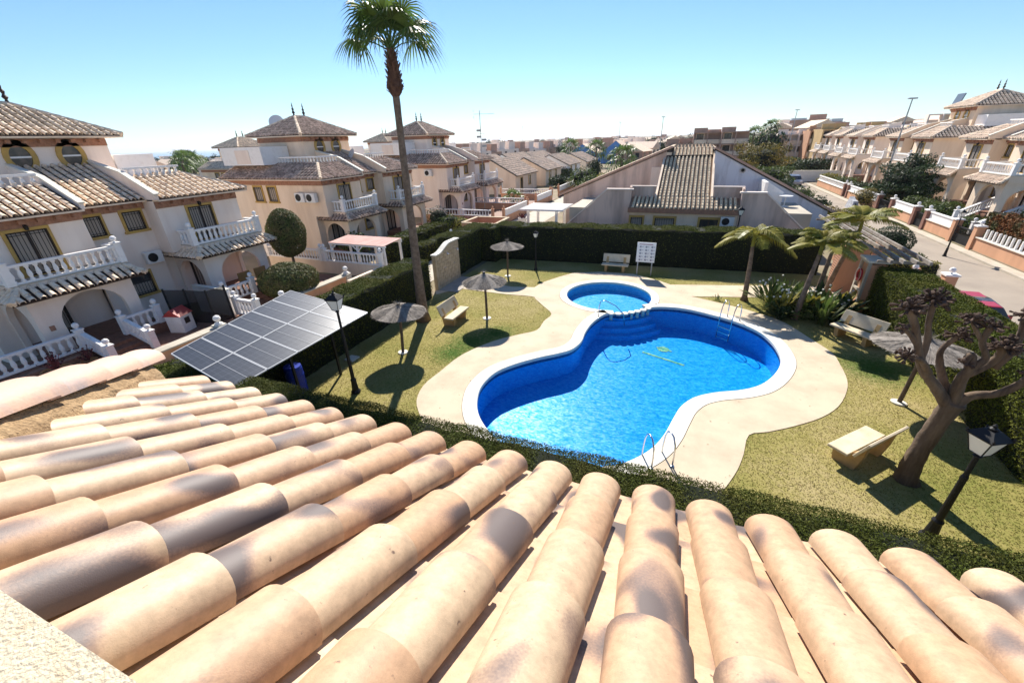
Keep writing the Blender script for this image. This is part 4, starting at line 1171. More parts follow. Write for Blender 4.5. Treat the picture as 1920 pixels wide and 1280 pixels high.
# the niche frame on the pillar's pool side
for (a,b,c,d) in ((21.72,21.86,0,2.3),(22.62,22.76,0,2.3)): MB().box(7.90,a,c,7.998,b,d).obj('niche_jamb', M_KERB, gw, world=True)
for z in (.12,.95,2.2): MB().box(7.905,21.862,z,7.997,22.618,z+.09).obj('niche_shelf', M_KERB, gw, world=True)
MB().box(7.86,21.66,2.302,8.66,22.84,2.39).obj('pillar_cap', M_STONE, gw, world=True)
M_REDW = mat('weathered_red_wood', (.22,.045,.03), .8)
M_TIMB = mat('weathered_timber', (.36,.32,.27), .8, (.22,.18,.15), 4)
for i, x in enumerate((8.30,8.72,9.14,9.56)):
    MB().box(x-.045,20.9,2.52,x+.045,32.3,2.66).obj('pergola_beam', M_TIMB, gw, world=True)
for y in (21.4,23.8,26.2,28.8,31.6): MB().box(8.0,y-.04,2.41,9.8,y+.04,2.517).obj('cross_beam', M_TIMB, gw, world=True)
for y in (26.2,31.6): MB().box(9.5,y-.15,0,9.8,y+.15,2.405).obj('pillar', M_ORANGE, gw, world=True)
ring_ = thing('lifebuoy', 'red lifebuoy hanging in the niche of the gateway pillar', 'lifebuoy', (7.86,22.25,1.62))
M_RED = mat('red_plastic', (.45,.03,.03), .5)
vs = []; fs = []; nA, nB = 22, 8
for i in range(nA):
    a = 2*pi*i/nA
    for j in range(nB):
        b = 2*pi*j/nB; r = .23+.06*cos(b); vs.append((.05*sin(b), r*cos(a), r*sin(a)))
for i in range(nA):
    for j in range(nB): fs.append((i*nB+j, i*nB+(j+1)%nB, ((i+1)%nA)*nB+(j+1)%nB, ((i+1)%nA)*nB+j))
MB().add(vs, fs).obj('ring', M_RED, ring_, smooth=True)
MB().tube([(-.06,.3*cos(a),.3*sin(a)) for a in [i*2*pi/16 for i in range(17)]], .008, 5).obj('rope', M_WHITE, ring_)

# ------------------------------------------------------------------ tiled slopes
def onX(px, py, X):
    r = ray(px, py); t = X/r.x; return Vector((X, r.y*t, CAM_H+r.z*t))
def onY(px, py, Y):
    r = ray(px, py); t = Y/r.y; return Vector((r.x*t, Y, CAM_H+r.z*t))
def tpl(seg):
    v = []; 
    for y, w, h in ((0,.094,.108),(1,.080,.086)):
        for k in range(seg+1):
            a = pi*k/seg; v.append((-w*cos(a), y, h*sin(a)))
    f = [(k, k+1, seg+2+k, seg+1+k) for k in range(seg)]
    return np.array(v), f, tuple(range(seg, -1, -1))
class Tiles:
    def __init__(s): s.pl = []
    def slope(s, e0, e1, t0, t1, sp=.29, ex=.38, base=None, lift=.0):
        e0, e1, t0, t1 = map(Vector, (e0,e1,t0,t1))
        L = (e1-e0).length; x = (e1-e0)/L; up = (t0-e0) - x*((t0-e0).dot(x)); h = up.length; d = up/h; n = x.cross(d)
        if n.z < 0: x, e0, e1, t0, t1 = -x, e1, e0, t1, t0; n = x.cross(d)
        a = (t0-e0).dot(x); b = (t1-e0).dot(x)
        nc = int(L/sp); off = (L-nc*sp)/2+sp/2
        for i in range(nc):
            c = off+i*sp; hm = h
            if c < a: hm = h*c/a
            if c > b: hm = min(hm, h*(L-c)/(L-b))
            k = 0
            while k*ex < hm-.08:
                ln = min(.46, hm-k*ex+.06)
                s.pl.append((e0+x*(c+random.uniform(-.006,.006))+d*(k*ex-.03+random.uniform(-.012,.012))+n*.02, x, d, n, ln)); k += 1
        if base is not None:
            base.hexa([e0-n*.07, e1-n*.07, t1-n*.07, t0-n*.07, e0, e1, t1, t0])
    def joined(s, name, m, parent, seg=4, pl=None):
        pl = s.pl if pl is None else pl
        if not pl: return
        V, F, cap = tpl(seg); n = len(pl)
        O = np.array([p[0] for p in pl]); X = np.array([p[1] for p in pl]); D = np.array([p[2] for p in pl]); N = np.array([p[3] for p in pl]); Ln = np.array([p[4] for p in pl])
        tilt = np.where(V[:,1] < .5, .028, 0.0)
        vv = O[:,None,:] + X[:,None,:]*V[None,:,0:1] + D[:,None,:]*(V[None,:,1:2]*Ln[:,None,None]) + N[:,None,:]*(V[None,:,2:3]+tilt[None,:,None])
        q = np.array(F + [(cap[0],cap[1],cap[3],cap[4])] if seg == 4 else F)
        ff = (q[None,:,:] + (np.arange(n)*len(V))[:,None,None]).reshape(-1,4)
        me = np_mesh(name, vv.reshape(-1,3), ff); me.materials.append(m)
        link(name, me, parent, kind='stuff')
BAL_ME = None
def baluster_mesh(h=1.0):
    m = MB(); m.lathe((0,0,0), [(.075,0),(.075,.09),(.045,.14),(.078,.36),(.072,.5),(.042,.78),(.055,.86),(.075,.9),(.075,1.0)], 8)
    me = m.mesh('baluster'); me.materials.append(M_BAL); return me
BAL_ME = baluster_mesh()
def balustrade(root, p0, p1, z0, z1, near=False, sp=.23, posts=(1,1), ball=True, slope=0.0, pmat=None, thick=.13, solid=False):
    p0 = Vector((p0[0],p0[1],0)); p1 = Vector((p1[0],p1[1],0)); d = (p1-p0); L = d.length; d /= L
    zz = lambda s: slope*s/L
    m = MB(); m.bar(p0+Vector((0,0,z1-.05)), p1+Vector((0,0,z1-.05+slope)), thick+.03, .09); m.bar(p0+Vector((0,0,z0+.035)), p1+Vector((0,0,z0+.035+slope)), thick, .07)
    m.obj('rail', M_BAL, root)
    n = max(1, int(L/sp)); h = z1-z0-.17
    if solid:
        MB().bar(p0+Vector((0,0,(z0+z1)/2)), p1+Vector((0,0,(z0+z1)/2)), .05, h).obj('panel', M_BAL, root)
    elif near:
        for i in range(n):
            s = (i+.5)*L/n; q = p0+d*s
            link('baluster', BAL_ME, root, mw=Matrix.Translation((q.x,q.y,z0+.07+zz(s))) @ Matrix.Diagonal((1,1,h,1)))
    else:
        m = MB()
        for i in range(n):
            s = (i+.5)*L/n; q = p0+d*s; z = z0+.07+zz(s)
            m.lathe((q.x,q.y,z), [(.05,0),(.028,h*.14),(.056,h*.4),(.026,h*.8),(.05,h)], 5)
        m.obj('balusters', M_BAL, root, kind='stuff')
    for e, on in ((0,posts[0]),(1,posts[1])):
        if not on: continue
        q = p0+d*L*e; z = z0+(slope if e else 0)
        m = MB(); m.box(q.x-.12,q.y-.12,z-.02,q.x+.12,q.y+.12,z+z1-z0+.06); m.box(q.x-.15,q.y-.15,z+z1-z0+.06,q.x+.15,q.y+.15,z+z1-z0+.11)
        if ball: m.lathe((q.x,q.y,z+z1-z0+.11), [(.05,0),(.04,.04),(.09,.08),(.115,.15),(.09,.23),(.02,.27)], 10)
        m.obj('post', pmat or M_BAL, root)
def window(root, ax, pos, a0, a1, z0, z1, near=False, sgn=1, fm=None, double=False, grille=True, fw=.11, blind=None, shutter=False):
    """frame on the plane x=pos (ax 'x', spans y a0..a1) or y=pos (ax 'y', spans x)"""
    def bx(m, u0, w0, v0, u1, w1, v1):      # u along wall, w out of wall, v up
        A, B = pos+sgn*w0, pos+sgn*w1
        if A > B: A, B = B, A
        if ax == 'x': m.box(A,u0,v0,B,u1,v1)
        else: m.box(u0,A,v0,u1,B,v1)
    m = MB(); f = fw
    bx(m, a0-f, 0, z0-f, a0, .07, z1+f); bx(m, a1, 0, z0-f, a1+f, .07, z1+f); bx(m, a0, 0, z1, a1, .068, z1+f)
    bx(m, a0-f-.05, 0, z0-f, a1+f+.05, .11, z0)
    w = m.obj('window', fm or M_YEL, root)
    m = MB(); bx(m, a0, 0, z0, a1, .012, z1); m.obj('pane', M_GLASS if not shutter else M_BLIND, w)
    m = MB(); t = .05
    bx(m, a0, .012, z0, a0+t, .035, z1); bx(m, a1-t, .012, z0, a1, .035, z1); bx(m, a0+t, .012, z1-t, a1-t, .035, z1); bx(m, a0+t, .012, z0, a1-t, .035, z0+t)
    c = (a0+a1)/2
    if double: bx(m, c-.045, .012, z0+t, c+.045, .04, z1-t)
    m.obj('sash', M_DARKW, w)
    if blind: 
        m = MB(); bx(m, a0+t, .0125, z0+t, a1-t, .016, z0+t+(z1-z0)*blind); m.obj('curtain', M_BLIND, w)
    if grille:
        m = MB(); k = max(3, int((a1-a0)/(.115 if near else .16)))
        for i in range(k+1):
            u = a0+(a1-a0)*i/k; bx(m, u-.009, .075, z0, u+.009, .09, z1)
        for z in (z0+.12, z1-.12): bx(m, a0, .072, z-.01, a1, .093, z+.01)
        m.obj('grille', M_IRON, w)
    return w
def oval_window(root, x, yc, zc, near=True, ry=.33, rz_=.42):
    m = MB(); vs = []; fs = []; n = 20
    for w, r in ((.0,1.55),(.06,1.55),(.06,1.0),(.0,1.0)):
        for k in range(n):
            a = 2*pi*k/n; vs.append((x+w, yc+ry*r*cos(a), zc+rz_*r*sin(a)))
    for j in range(3):
        for k in range(n): fs.append((j*n+k, j*n+(k+1)%n, (j+1)*n+(k+1)%n, (j+1)*n+k))
    w = m.add(vs, fs).obj('window', M_YEL, root)
    m = MB(); m.add([(x+.012, yc+ry*cos(2*pi*k/n), zc+rz_*sin(2*pi*k/n)) for k in range(n)], [tuple(range(n))]).obj('pane', M_GLASS, w)
    m = MB(); m.box(x+.014,yc-ry,zc-.035,x+.03,yc+ry,zc+.035); m.obj('sash', M_WHITE, w)
def arch_wall(m, ax, pos, thick, a0, a1, z0, z1, o0, o1, spring, rise, n=14):
    """wall on plane ax=pos..pos+thick, spanning a0..a1, with one arched opening o0..o1"""
    def hx(u0, u1, zb0, zb1, zt):
        P = []
        for (u, zb) in ((u0,zb0),(u1,zb1)):
            pass
        A, B = pos, pos+thick
        def pt(u, w, z): return (w,u,z) if ax == 'x' else (u,w,z)
        m.hexa([pt(u0,A,zb0),pt(u1,A,zb1),pt(u1,B,zb1),pt(u0,B,zb0),pt(u0,A,zt),pt(u1,A,zt),pt(u1,B,zt),pt(u0,B,zt)])
    hx(a0, o0, z0, z0, z1); hx(o1, a1, z0, z0, z1)
    c = (o0+o1)/2; r = (o1-o0)/2
    f = lambda u: spring + rise*sqrt(max(0, 1-((u-c)/r)**2))
    for i in range(n):
        u0 = c - r*cos(pi*i/n); u1 = c - r*cos(pi*(i+1)/n)
        hx(u0, u1, f(u0), f(u1), z1)
def ac_unit(label, x, y, z, rz=0, s=1.0):
    t = thing('air_conditioner', label, 'air conditioner', (x,y,z), rz)
    MB().bevbox(0,-.42*s,0,.30*s,.42*s,.62*s,.02).obj('casing', M_AC, t)
    m = MB(Matrix.Translation((.30*s,-.1*s,.31*s)) @ Matrix.Rotation(pi/2,4,'Y')); m.lathe((0,0,0), [(.24*s,0),(.24*s,.012),(.20*s,.012),(.20*s,.004)], 18); m.obj('fan_guard', M_IRON, t)
    return t

def villa(label, loc, rz=0.0, near=False, group=None, wm=None, pd=1.05, solarium=True, cat='villa', tm=None, side_door=False, ground=-.0, tower=True):
    t = thing('villa', label, cat, loc, rz, group)
    wm = wm or M_WALL; tm = tm or M_FTILE
    zb = ground
    m = MB()
    for (a, b) in ((.7,4.5),(7.3,11.4)):
        m.box(-9.5,a,2.95,0,b,5.38); m.box(-9.5,a,zb,-1.2,b,2.95)
    m.box(-9.5,4.5,zb,-.9,7.3,5.38)
    m.box(-9.45,2.2,5.38,-3.75,9.9,6.35); m.box(-3.75,2.2,5.38,-1.5,4.42,6.35); m.box(-3.75,7.38,5.38,-1.5,9.9,6.35)
    m.obj('wall', wm, t)
    if tower:
      m = MB(); m.box(-8.2,3.4,6.35,-3.7,8.3,8.15); m.obj('tower', wm, t)
    if solarium:
        MB().box(-8.9,8.45,6.35,-3.9,10.3,7.38).obj('terrace_box', M_WHITE, t); MB().box(-9.3,.9,6.35,-5.2,3.3,7.55).obj('terrace_box', M_WHITE, t)
        MB().box(-7.8,.862,6.45,-6.4,.895,7.35).obj('terrace_shutter', M_WALL, t)
    # friezes with dentils
    fr = MB(); de = MB(); dl = []
    def frieze_x(x, a, b, z):
        fr.box(x, a, z-.34, x+.06, b, z-.03)
        k = int((b-a)/.5)
        for i in range(k): dl.append((x+.06, a+(i+.5)*(b-a)/k-.08, z-.2))
    for a, b in ((.7,4.5),(7.3,11.4)): frieze_x(0, a, b, 5.38)
    frieze_x(-.9, 4.5, 7.3, 5.38)
    if tower: frieze_x(-3.7, 3.4, 8.3, 8.15)
    fr.box(-9.5,.64,5.04,0,.70,5.35)
    if tower: fr.box(-8.2,3.34,7.81,-3.7,3.40,8.12)
    fr.obj('frieze', M_BRICK, t)
    if near:
        dm = MB().box(0,0,0,.20,.16,.15).mesh('dentil'); dm.materials.append(M_BRICK)
        for p in dl: link('dentil', dm, t, mw=Matrix.Translation(p))
    else:
        for p in dl: de.box(p[0],p[1],p[2],p[0]+.2,p[1]+.16,p[2]+.15)
        de.obj('dentils', M_BRICK, t, kind='stuff')
    m = MB()   # eave boards
    for a, b, x in ((.2,4.5,.0),(7.3,11.85,.0),(4.5,7.3,-.9)): m.box(x-.02,a,5.382,x+.47,b,5.45)
    m.box(-9.5,.2,5.382,-.02,.7,5.45); m.box(-9.5,11.4,5.382,-.02,11.85,5.45)
    if tower: m.box(-8.75,2.85,8.15,-3.15,8.85,8.22)
    m.obj('eave', M_WALLC, t)
    T = Tiles(); base = MB()
    E, Zt = 5.47, 6.38
    T.slope((.47,.2,E),(.47,4.42,E),(-1.5,2.2,Zt),(-1.5,4.42,Zt), base=base)
    T.slope((.47,7.38,E),(.47,11.85,E),(-1.5,7.38,Zt),(-1.5,9.9,Zt), base=base)
    T.slope((-.42,4.58,E),(-.42,7.22,E),(-3.7,4.58,7.0),(-3.7,7.22,7.0), base=base)
    T.slope((-9.5,.2,E),(.47,.2,E),(-9.5,2.2,Zt),(-1.5,2.2,Zt), base=base)
    T.slope((.47,11.85,E),(-9.5,11.85,E),(-1.5,9.9,Zt),(-9.5,9.9,Zt), base=base)
    # tower hip roof
    ze, zr = 8.24, 9.55; x0, x1, y0, y1 = -8.75, -3.15, 2.85, 8.85; ra, rb = (-5.95,5.35,zr), (-5.95,6.35,zr)
    if tower:
      T.slope((x1,y0,ze),(x1,y1,ze),ra,rb, base=base); T.slope((x0,y0,ze),(x1,y0,ze),ra,(ra[0]+.001,ra[1],ra[2]), base=base)
      T.slope((x0,y1,ze),(x0,y0,ze),rb,ra, base=base); T.slope((x1,y1,ze),(x0,y1,ze),rb,(rb[0]-.001,rb[1],rb[2]), base=base)
    # porch skirts
    px = pd
    for (a, b) in ((.9,5.1),(7.5,11.9)):
        T.slope((px+.6,a-.1,2.72),(px+.6,b,2.72),(px+.02,a+.4,3.08),(px+.02,b-.45,3.08), base=base, ex=.31)
        T.slope((-1.2,a-.1,2.72),(px+.6,a-.1,2.72),(-1.2,a+.4,3.08),(px+.02,a+.4,3.08), base=base, ex=.31)
    bs = base.obj('roof', M_PAN, t)
    if near:
        # the tiles that show largest become pieces, the rest one mass
        def key(p):
            q = Vector(loc) + p[0]; v = CAM_R.transposed() @ (q-Vector((0,0,CAM_H)))
            if v.z > -1: return 1e9
            sx = 960+v.x/-v.z*F_PX; sy = 640-v.y/-v.z*F_PX
            if sx < -10 or sx > 1930: return 1e9
            if p[3].x < .1 and p[3].y > -.1: return 1e8
            return (q-Vector((0,0,CAM_H))).length
        T.pl.sort(key=key)
        tm_me = barrel_mesh('roof_tile', .46, .098, .084, .112, .09, seg=5, thick=.014, rows=1); tm_me.materials.append(tm)
        for p in T.pl[:299]:
            R = Matrix((p[1],p[2],p[3])).transposed().to_4x4()
            link('roof_tile', tm_me, bs, mw=Matrix.Translation(p[0]) @ R @ Matrix.Translation((0,0,.022)) @ Matrix.Rotation(-.045,4,'X'))
        T.joined('roof_tiles', tm, bs, pl=T.pl[299:])
    else: T.joined('roof_tiles', tm, bs)
    # ridge and hip caps
    m = MB()
    for a, b in (((ra,rb),((x1,y0,ze),ra),((x1,y1,ze),rb),((x0,y0,ze),ra),((x0,y1,ze),rb)) if tower else ())+(((.47,.2,E),(-1.5,2.2,Zt)),((.47,11.85,E),(-1.5,9.9,Zt)),
                 ((px+.6,.8,2.72),(px+.02,1.3,3.08)),((px+.6,7.4,2.72),(px+.02,7.9,3.08)),((px+.6,5.1,2.72),(px+.02,4.65,3.08)),((px+.6,11.9,2.72),(px+.02,11.45,3.08))):
        a = Vector(a); b = Vector(b); L = (b-a).length; k = max(1, int(L/.4))
        for i in range(k):
            m.tube([a.lerp(b,i/k)+Vector((0,0,.05)), a.lerp(b,(i+1)/k)+Vector((0,0,.06))], [.125,.10], 7)
            if near: m.obj('ridge_cap', M_FTILE, t); m = MB()
    if not near: m.obj('ridge_caps', M_FTILE, t, kind='stuff')
    for q in ((ra, rb) if tower else ()):
        m = MB(); m.lathe((q[0],q[1],q[2]+.1), [(.09,0),(.05,.12),(.12,.22),(.05,.34),(.09,.46),(.03,.56),(.05,.66),(.005,.92)], 8); m.obj('finial', M_DARKW, t)
    # raked parapets beside the recess
    for a, b in ((4.42,4.58),(7.22,7.38)):
        MB().wallpoly([(.4,5.46),(.4,5.66),(-1.55,6.62),(-3.7,7.12),(-3.7,5.46)], 'y', a, b).obj('raked_parapet', wm, t)
    for y in (4.5,7.3):
        m = MB(); m.bar((.46,y,5.70),(-1.55,y,6.67),.22,.07); m.bar((-1.55,y,6.67),(-3.7,y,7.17),.22,.07); m.obj('coping', M_STONE, t)
    # top terrace balustrades
    balustrade(t, (-1.58,2.2), (-1.58,4.35), 6.36, 6.84, near, posts=(0,0), sp=.3)
    balustrade(t, (-1.58,7.45), (-1.58,9.9), 6.36, 6.84, near, posts=(0,0), sp=.3)
    balustrade(t, (-9.3,2.26), (-1.66,2.26), 6.36, 6.84, False, posts=(0,0), sp=.3)
    # windows
    for y in (8.65-6.6+.05, 8.68):
        window(t, 'x', 0, y, y+1.15, 3.3, 4.92, near, double=True, blind=.98)
        MB().bar((0.0,y+.6,5.0+.08),(.18,y+.6,5.0+.02),.10,.16).obj('wall_lamp', M_IRON, t)
    for a, b in ((4.85,5.45),(6.3,7.05)): window(t, 'x', -.9, a, b, 4.15, 5.0, near, blind=.95)
    window(t, 'x', -.9, 5.4, 6.4, 1.2, 2.2, near, blind=.5)
    if tower:
        for y in (5.0,6.75): oval_window(t, -3.7, y, 7.42, ry=.35, rz_=.45)
    for x in (-6.6,-5.2): window(t, 'y', .7, x, x+.75, 3.9, 4.9, near, sgn=-1, blind=.9)
    for y in (2.0,8.6):
        window(t, 'x', -1.2, y, y+1.0, .55, 2.45, near, grille=True, fm=M_DARKW, fw=.05, double=True, blind=.9)
    # porches
    for (a, b) in ((1.3,4.7),(7.9,11.4)):
        p = MB(); fl = MB(); pr = MB()
        p.box(-1.2,a-.1,2.75,px,b+.1,3.22)
        arch_wall(p, 'x', px-.2, .2, a, b, zb, 2.75, a+.72, b-.5, 1.55, .95)
        arch_wall(p, 'y', a, .2, -1.2, px-.2, zb, 2.75, -1.05, px-.42, 1.55, .85)
        arch_wall(p, 'y', b-.2, .2, -1.2, px-.2, zb, 2.75, -1.05, px-.42, 1.55, .85)
        fl.box(-1.2,a+.2,zb,px-.2,b-.2,.46)
        pr.box(-1.2,a-.12,3.22,px+.03,b+.12,3.27)
        p.obj('porch', wm, t); fl.obj('porch_floor', M_TERR, t); pr.obj('string_course', M_KERB, t)
    for (a, b) in ((1.25,4.75),(7.85,11.45)):
        balustrade(t, (px-.08,a), (px-.08,b), 3.27, 3.98, near, posts=(1,1), sp=.24)
        balustrade(t, (.05,a), (px-.2,a), 3.27, 3.98, near, posts=(0,0), sp=.24)
        balustrade(t, (.05,b), (px-.2,b), 3.27, 3.98, near, posts=(0,0), sp=.24)
    MB().box(px+.001,1.56,1.35,px+.015,1.72,1.55).obj('number_tile', M_BRICK, t)
    return t
VG = 'white tower villas in the row on the left'
villa('white villa with oval ochre windows at the far left, nearest the camera', (-23.1,5.3,0), near=True)
villa('cream tower villa behind the pink pergola and rounded tree', (-23.1,22.4,0), wm=M_WALLC, tm=M_FTILE3)
villa('third tower villa in line, above the orange garden walls', (-23.1,39.5,0), wm=M_WALL, tm=M_FTILE3)
villa('distant tower villa at far left beyond the first white villa', (-58.0,44.0,-.6), wm=M_WALLC, solarium=False)
villa('small distant tower villa seen between two nearer towers', (-48.0,66.0,-.4), wm=M_WALL, solarium=False)
ac_unit('left of two air conditioners on the cream villa side wall', -25.1,23.05,3.95, -pi/2)
ac_unit('right of two air conditioners on the cream villa side wall', -24.1,23.05,3.95, -pi/2)
ac_unit('air conditioner on the third villa by its balcony', -25.2,40.15,4.3, -pi/2)
ac_unit('white air conditioner in the recess of the nearest villa', -24.0,12.1,2.55, 0, .9)
def dish(label, x, y, z, r, rz):
    t = thing('satellite_dish', label, 'satellite dish', (x,y,z), rz)
    m = MB(Matrix.Translation((0,0,r+.3)) @ Matrix.Rotation(radians(62),4,'X')); m.lathe((0,0,0), [(.02,0),(r*.5,.03*r*4*.25),(r*.8,.03*r*4*.64),(r,.03*r*4)], 18); m.obj('reflector', M_AC, t)
    MB().tube([(0,0,-.3),(0,0,r+.25)], .025, 6).obj('mast', M_GREYM, t)
    MB().tube([(0,0,r+.3),(0,-.5*r-.2,r+.1)], .012, 5).obj('arm', M_GREYM, t)
q = onX(519,232,-30.5); dish('grey satellite dish standing above the cream villa roof', q.x, q.y, q.z-.75, .55, .6)
q = onX(660,292,-25.5); dish('cream satellite dish beside the cream villa balustrade', q.x, q.y, q.z-.6, .42, -.4)
# antenna mast
q = onX(908,372,-21.2); top = onX(908,208,-21.2)
an = thing('antenna_mast', 'tall thin television antenna mast rising beside the third villa', 'antenna', (q.x,q.y,0))
MB().tube([(0,0,0),(0,0,top.z)], .035, 6).obj('mast', M_GREYM, an)
def yagi(z, L, rz_, n=9):
    M = Matrix.Translation((0,0,z)) @ Matrix.Rotation(rz_,4,'Z')
    m = MB(M); m.bar((-L*.3,0,0),(L*.7,0,0),.03,.03)
    for i in range(n):
        x = -L*.25+L*.92*i/n; m.bar((x,-.28,.0),(x,.28,.0),.014,.014)
    m.bar((-L*.3,-.3,.3),(-L*.3,.3,.3),.012,.2); m.bar((-L*.3,-.3,-.3),(-L*.3,.3,-.3),.012,.2)
    m.obj('yagi_aerial', M_GREYM, an)
yagi(top.z-.35, 2.2, .5); yagi(top.z-3.1, 2.0, 2.6); yagi(top.z-2.2, 1.1, 1.4, 5)

# ------------------------------------------------------------------ gardens in front of the villas on the left
struct(MB().box(-21.9,3.5,-.05,-18.3,19.5,.022).obj('patio_paving', M_TERR))
struct(MB().box(-17.8,3.0,-.05,-13.35,36,.016).obj('garden_path', M_KERB))
FIN = MB().lathe((0,0,0), [(.14,0),(.14,.05),(.06,.09),(.05,.12),(.11,.17),(.13,.24),(.10,.32),(.03,.36)], 12).mesh('finial'); FIN.materials.append(M_WHITE)
lw = thing('garden_wall', 'low stone-topped garden wall with white ball finials along the left path', 'wall', (-18.05,12,0))
for i, (a, b) in enumerate(((5.9,10.4),(13.7,18.5))):
    MB().box(-18.17,a,0,-17.93,b,.55).obj('wall_body', M_ORANGE, lw, world=True)
    y = a
    while y < b-.01:
        e = min(y+.62, b); MB().box(-18.30,y+.004,.552,-17.78,e-.004,.61+random.uniform(-.004,.004)).obj('coping_stone', M_KERB, lw, world=True); y = e
for y in (5.95,10.5,13.85,18.4):
    MB().box(-18.25,y-.2,0,-17.85,y+.2,.66).obj('pier', M_STONE, lw, world=True)
    link('finial', FIN, lw, mw=Matrix.Translation((0,y-12,.66)) @ Matrix.Scale(1.15,4))
for lab, ps in (('porch balustrade of the nearest villa, left of its steps', ((-21.55,3.6),(-21.55,7.4))), ('short porch balustrade of the nearest villa, right of its steps', ((-21.55,8.85),(-21.55,10.2)))):
    t = thing('porch_balustrade', lab, 'balustrade', (0,0,0)); balustrade(t, ps[0], ps[1], .46, 1.18, True, sp=.26)
t = thing('stair_balustrade', 'sloping white stair balustrade down from the nearest porch, left side', 'balustrade', (0,0,0)); balustrade(t, (-21.3,7.4), (-19.9,7.4), .5, 1.15, True, slope=-.42, posts=(0,1))
t = thing('stair_balustrade', 'sloping white stair balustrade down from the nearest porch, right side', 'balustrade', (0,0,0)); balustrade(t, (-21.3,8.85), (-19.9,8.85), .5, 1.15, True, slope=-.42, posts=(0,1))
st = thing('porch_steps', 'terracotta brick steps up to the nearest porch', 'steps', (-21,8.1,0))
for k in range(3): MB().box(-21.4+k*.45,7.5,0,-20.95+k*.45,8.75,.42-.14*k).obj('step', M_TERR, st, world=True)
MB().box(-22.3,3.4,0,-21.401,10.4,.44).obj('terrace', M_TERR, st, world=True)
bp_ = thing('brick_planter', 'long brick planter wall under the porch balustrade', 'planter', (-21,5.5,0))
z = 0
for r in range(4):
    y = 3.4+(.12 if r % 2 else 0)
    while y < 7.3: MB().box(-21.32,y,z,-21.10,min(y+.235,7.3),z+.09).obj('brick', M_BRICK, bp_, world=True); y += .245
    z += .10
MB().box(-21.38,3.4,0,-21.323,7.3,.40).obj('core', M_BRICK, bp_, world=True)
def pot(label, x, y, z, r, h, m, plant=None, seed=1, pm=None):
    t = thing('plant_pot', label, 'plant pot', (x,y,z))
    MB().lathe((0,0,0), [(r*.6,0),(r*.85,h*.5),(r,h*.92),(r*1.08,h*.94),(r*1.08,h),(r*.9,h),(r*.85,h*.9)], 18).obj('bowl', m, t)
    if plant:
        rnd = random.Random(seed); f = MB()
        for k in range(plant):
            a = rnd.uniform(0,2*pi); e = rnd.uniform(.4,1.4); l = rnd.uniform(.3,.7)
            p = Vector((0,0,h*.9)); q = p+Vector((cos(a)*cos(e), sin(a)*cos(e), sin(e)))*l
            f.bar(p, q, .012, .012); s = Vector((-sin(a),cos(a),0))*.05
            for u in (.5,.75,1): c = p.lerp(q,u); f.quad(c-s, c+Vector((0,0,.05)), c+s, c-Vector((0,0,.04)))
        f.obj('plant', pm or M_LEAF, t, kind='stuff')
    return t
M_TPOT = mat('terracotta_pot', (.50,.23,.08), .8, (.40,.18,.07), 5)
M_REDL = mat('dark_red_leaf', (.14,.03,.035), .6, (.07,.02,.03), 3, island=.4)
pot('wide terracotta bowl with dark red plant below the porch balustrade', -20.55, 6.0, .0, .42, .42, M_TPOT, 30, 2, M_REDL)
pot('smaller terracotta bowl beside the stair foot', -20.75, 7.0, .0, .25, .25, M_TPOT, 14, 5, M_REDL)
pot('white garden pot on the low wall by the round bush', -18.6, 14.9, 0, .22, .45, M_WHITE)
toy = thing('toy_house', 'white plastic toy house with a red roof', 'playhouse', (-20.7,10.5,0), .3)
toy.scale = (.82,.82,.9)
MB().box(-.45,-.4,0,.45,.4,.9).obj('walls', M_WHITE, toy)
MB().wallpoly([(-.52,.9),(.52,.9),(0,1.25)], 'y', -.46, .46).obj('roof', mat('toy_red', (.45,.05,.04), .5), toy)
MB().box(.451,-.18,.45,.47,.15,.75).obj('window', M_DARKW, toy)
def mesh_material():
    m = bpy.data.materials.new('black_netting'); m.use_nodes = True; nt = m.node_tree; N = nt.nodes
    bs = N['Principled BSDF']; bs.inputs['Base Color'].default_value = (.01,.01,.012,1); tr = N.new('ShaderNodeBsdfTransparent'); ms = N.new('ShaderNodeMixShader'); ms.inputs[0].default_value = .55
    nt.links.new(tr.outputs[0], ms.inputs[1]); nt.links.new(bs.outputs[0], ms.inputs[2]); nt.links.new(ms.outputs[0], N['Material Output'].inputs['Surface']); return m
M_NET = mesh_material()
net = thing('netting_screen', 'black see-through netting screen on posts beside the toy house', 'netting', (-20.6,11.2,0))
pp = [(-21.9,10.9),(-20.9,11.2),(-19.7,11.4),(-19.6,12.2)]
for x, y in pp: MB().tube([(x,y,0),(x,y,1.75)], .045, 8).obj('post', M_IRON, net, world=True)
for a, b in zip(pp, pp[1:]): MB().box(0,0,0,0,0,0) if False else MB().bar((a[0],a[1],.9),(b[0],b[1],.9),.012,1.6).obj('net_panel', M_NET, net, world=True)
t = thing('garden_wall', 'tall white dividing wall running back to the nearest villa', 'wall', (0,0,0)); MB().box(-22.4,12.45,0,-19.9,12.62,1.35).obj('wall_body', M_WHITE, t)
MB().box(-22.4,12.41,1.352,-19.9,12.66,1.41).obj('coping', M_STONE, t)
t = thing('garden_balustrade', 'white balustrade between the netting and the orange brick pier', 'balustrade', (0,0,0)); balustrade(t, (-19.7,12.6), (-18.3,12.6), .15, .95, True)
MB().box(-19.7,12.53,0,-18.3,12.67,.15).obj('plinth', M_ORANGE, t)
t = thing('porch_balustrade', 'white balustrade of the second porch above its steps', 'balustrade', (0,0,0)); balustrade(t, (-21.0,13.0), (-21.0,14.6), .46, 1.18, True, sp=.26)
st = thing('porch_steps', 'second flight of porch steps behind the round bush', 'steps', (-20.6,15.4,0))
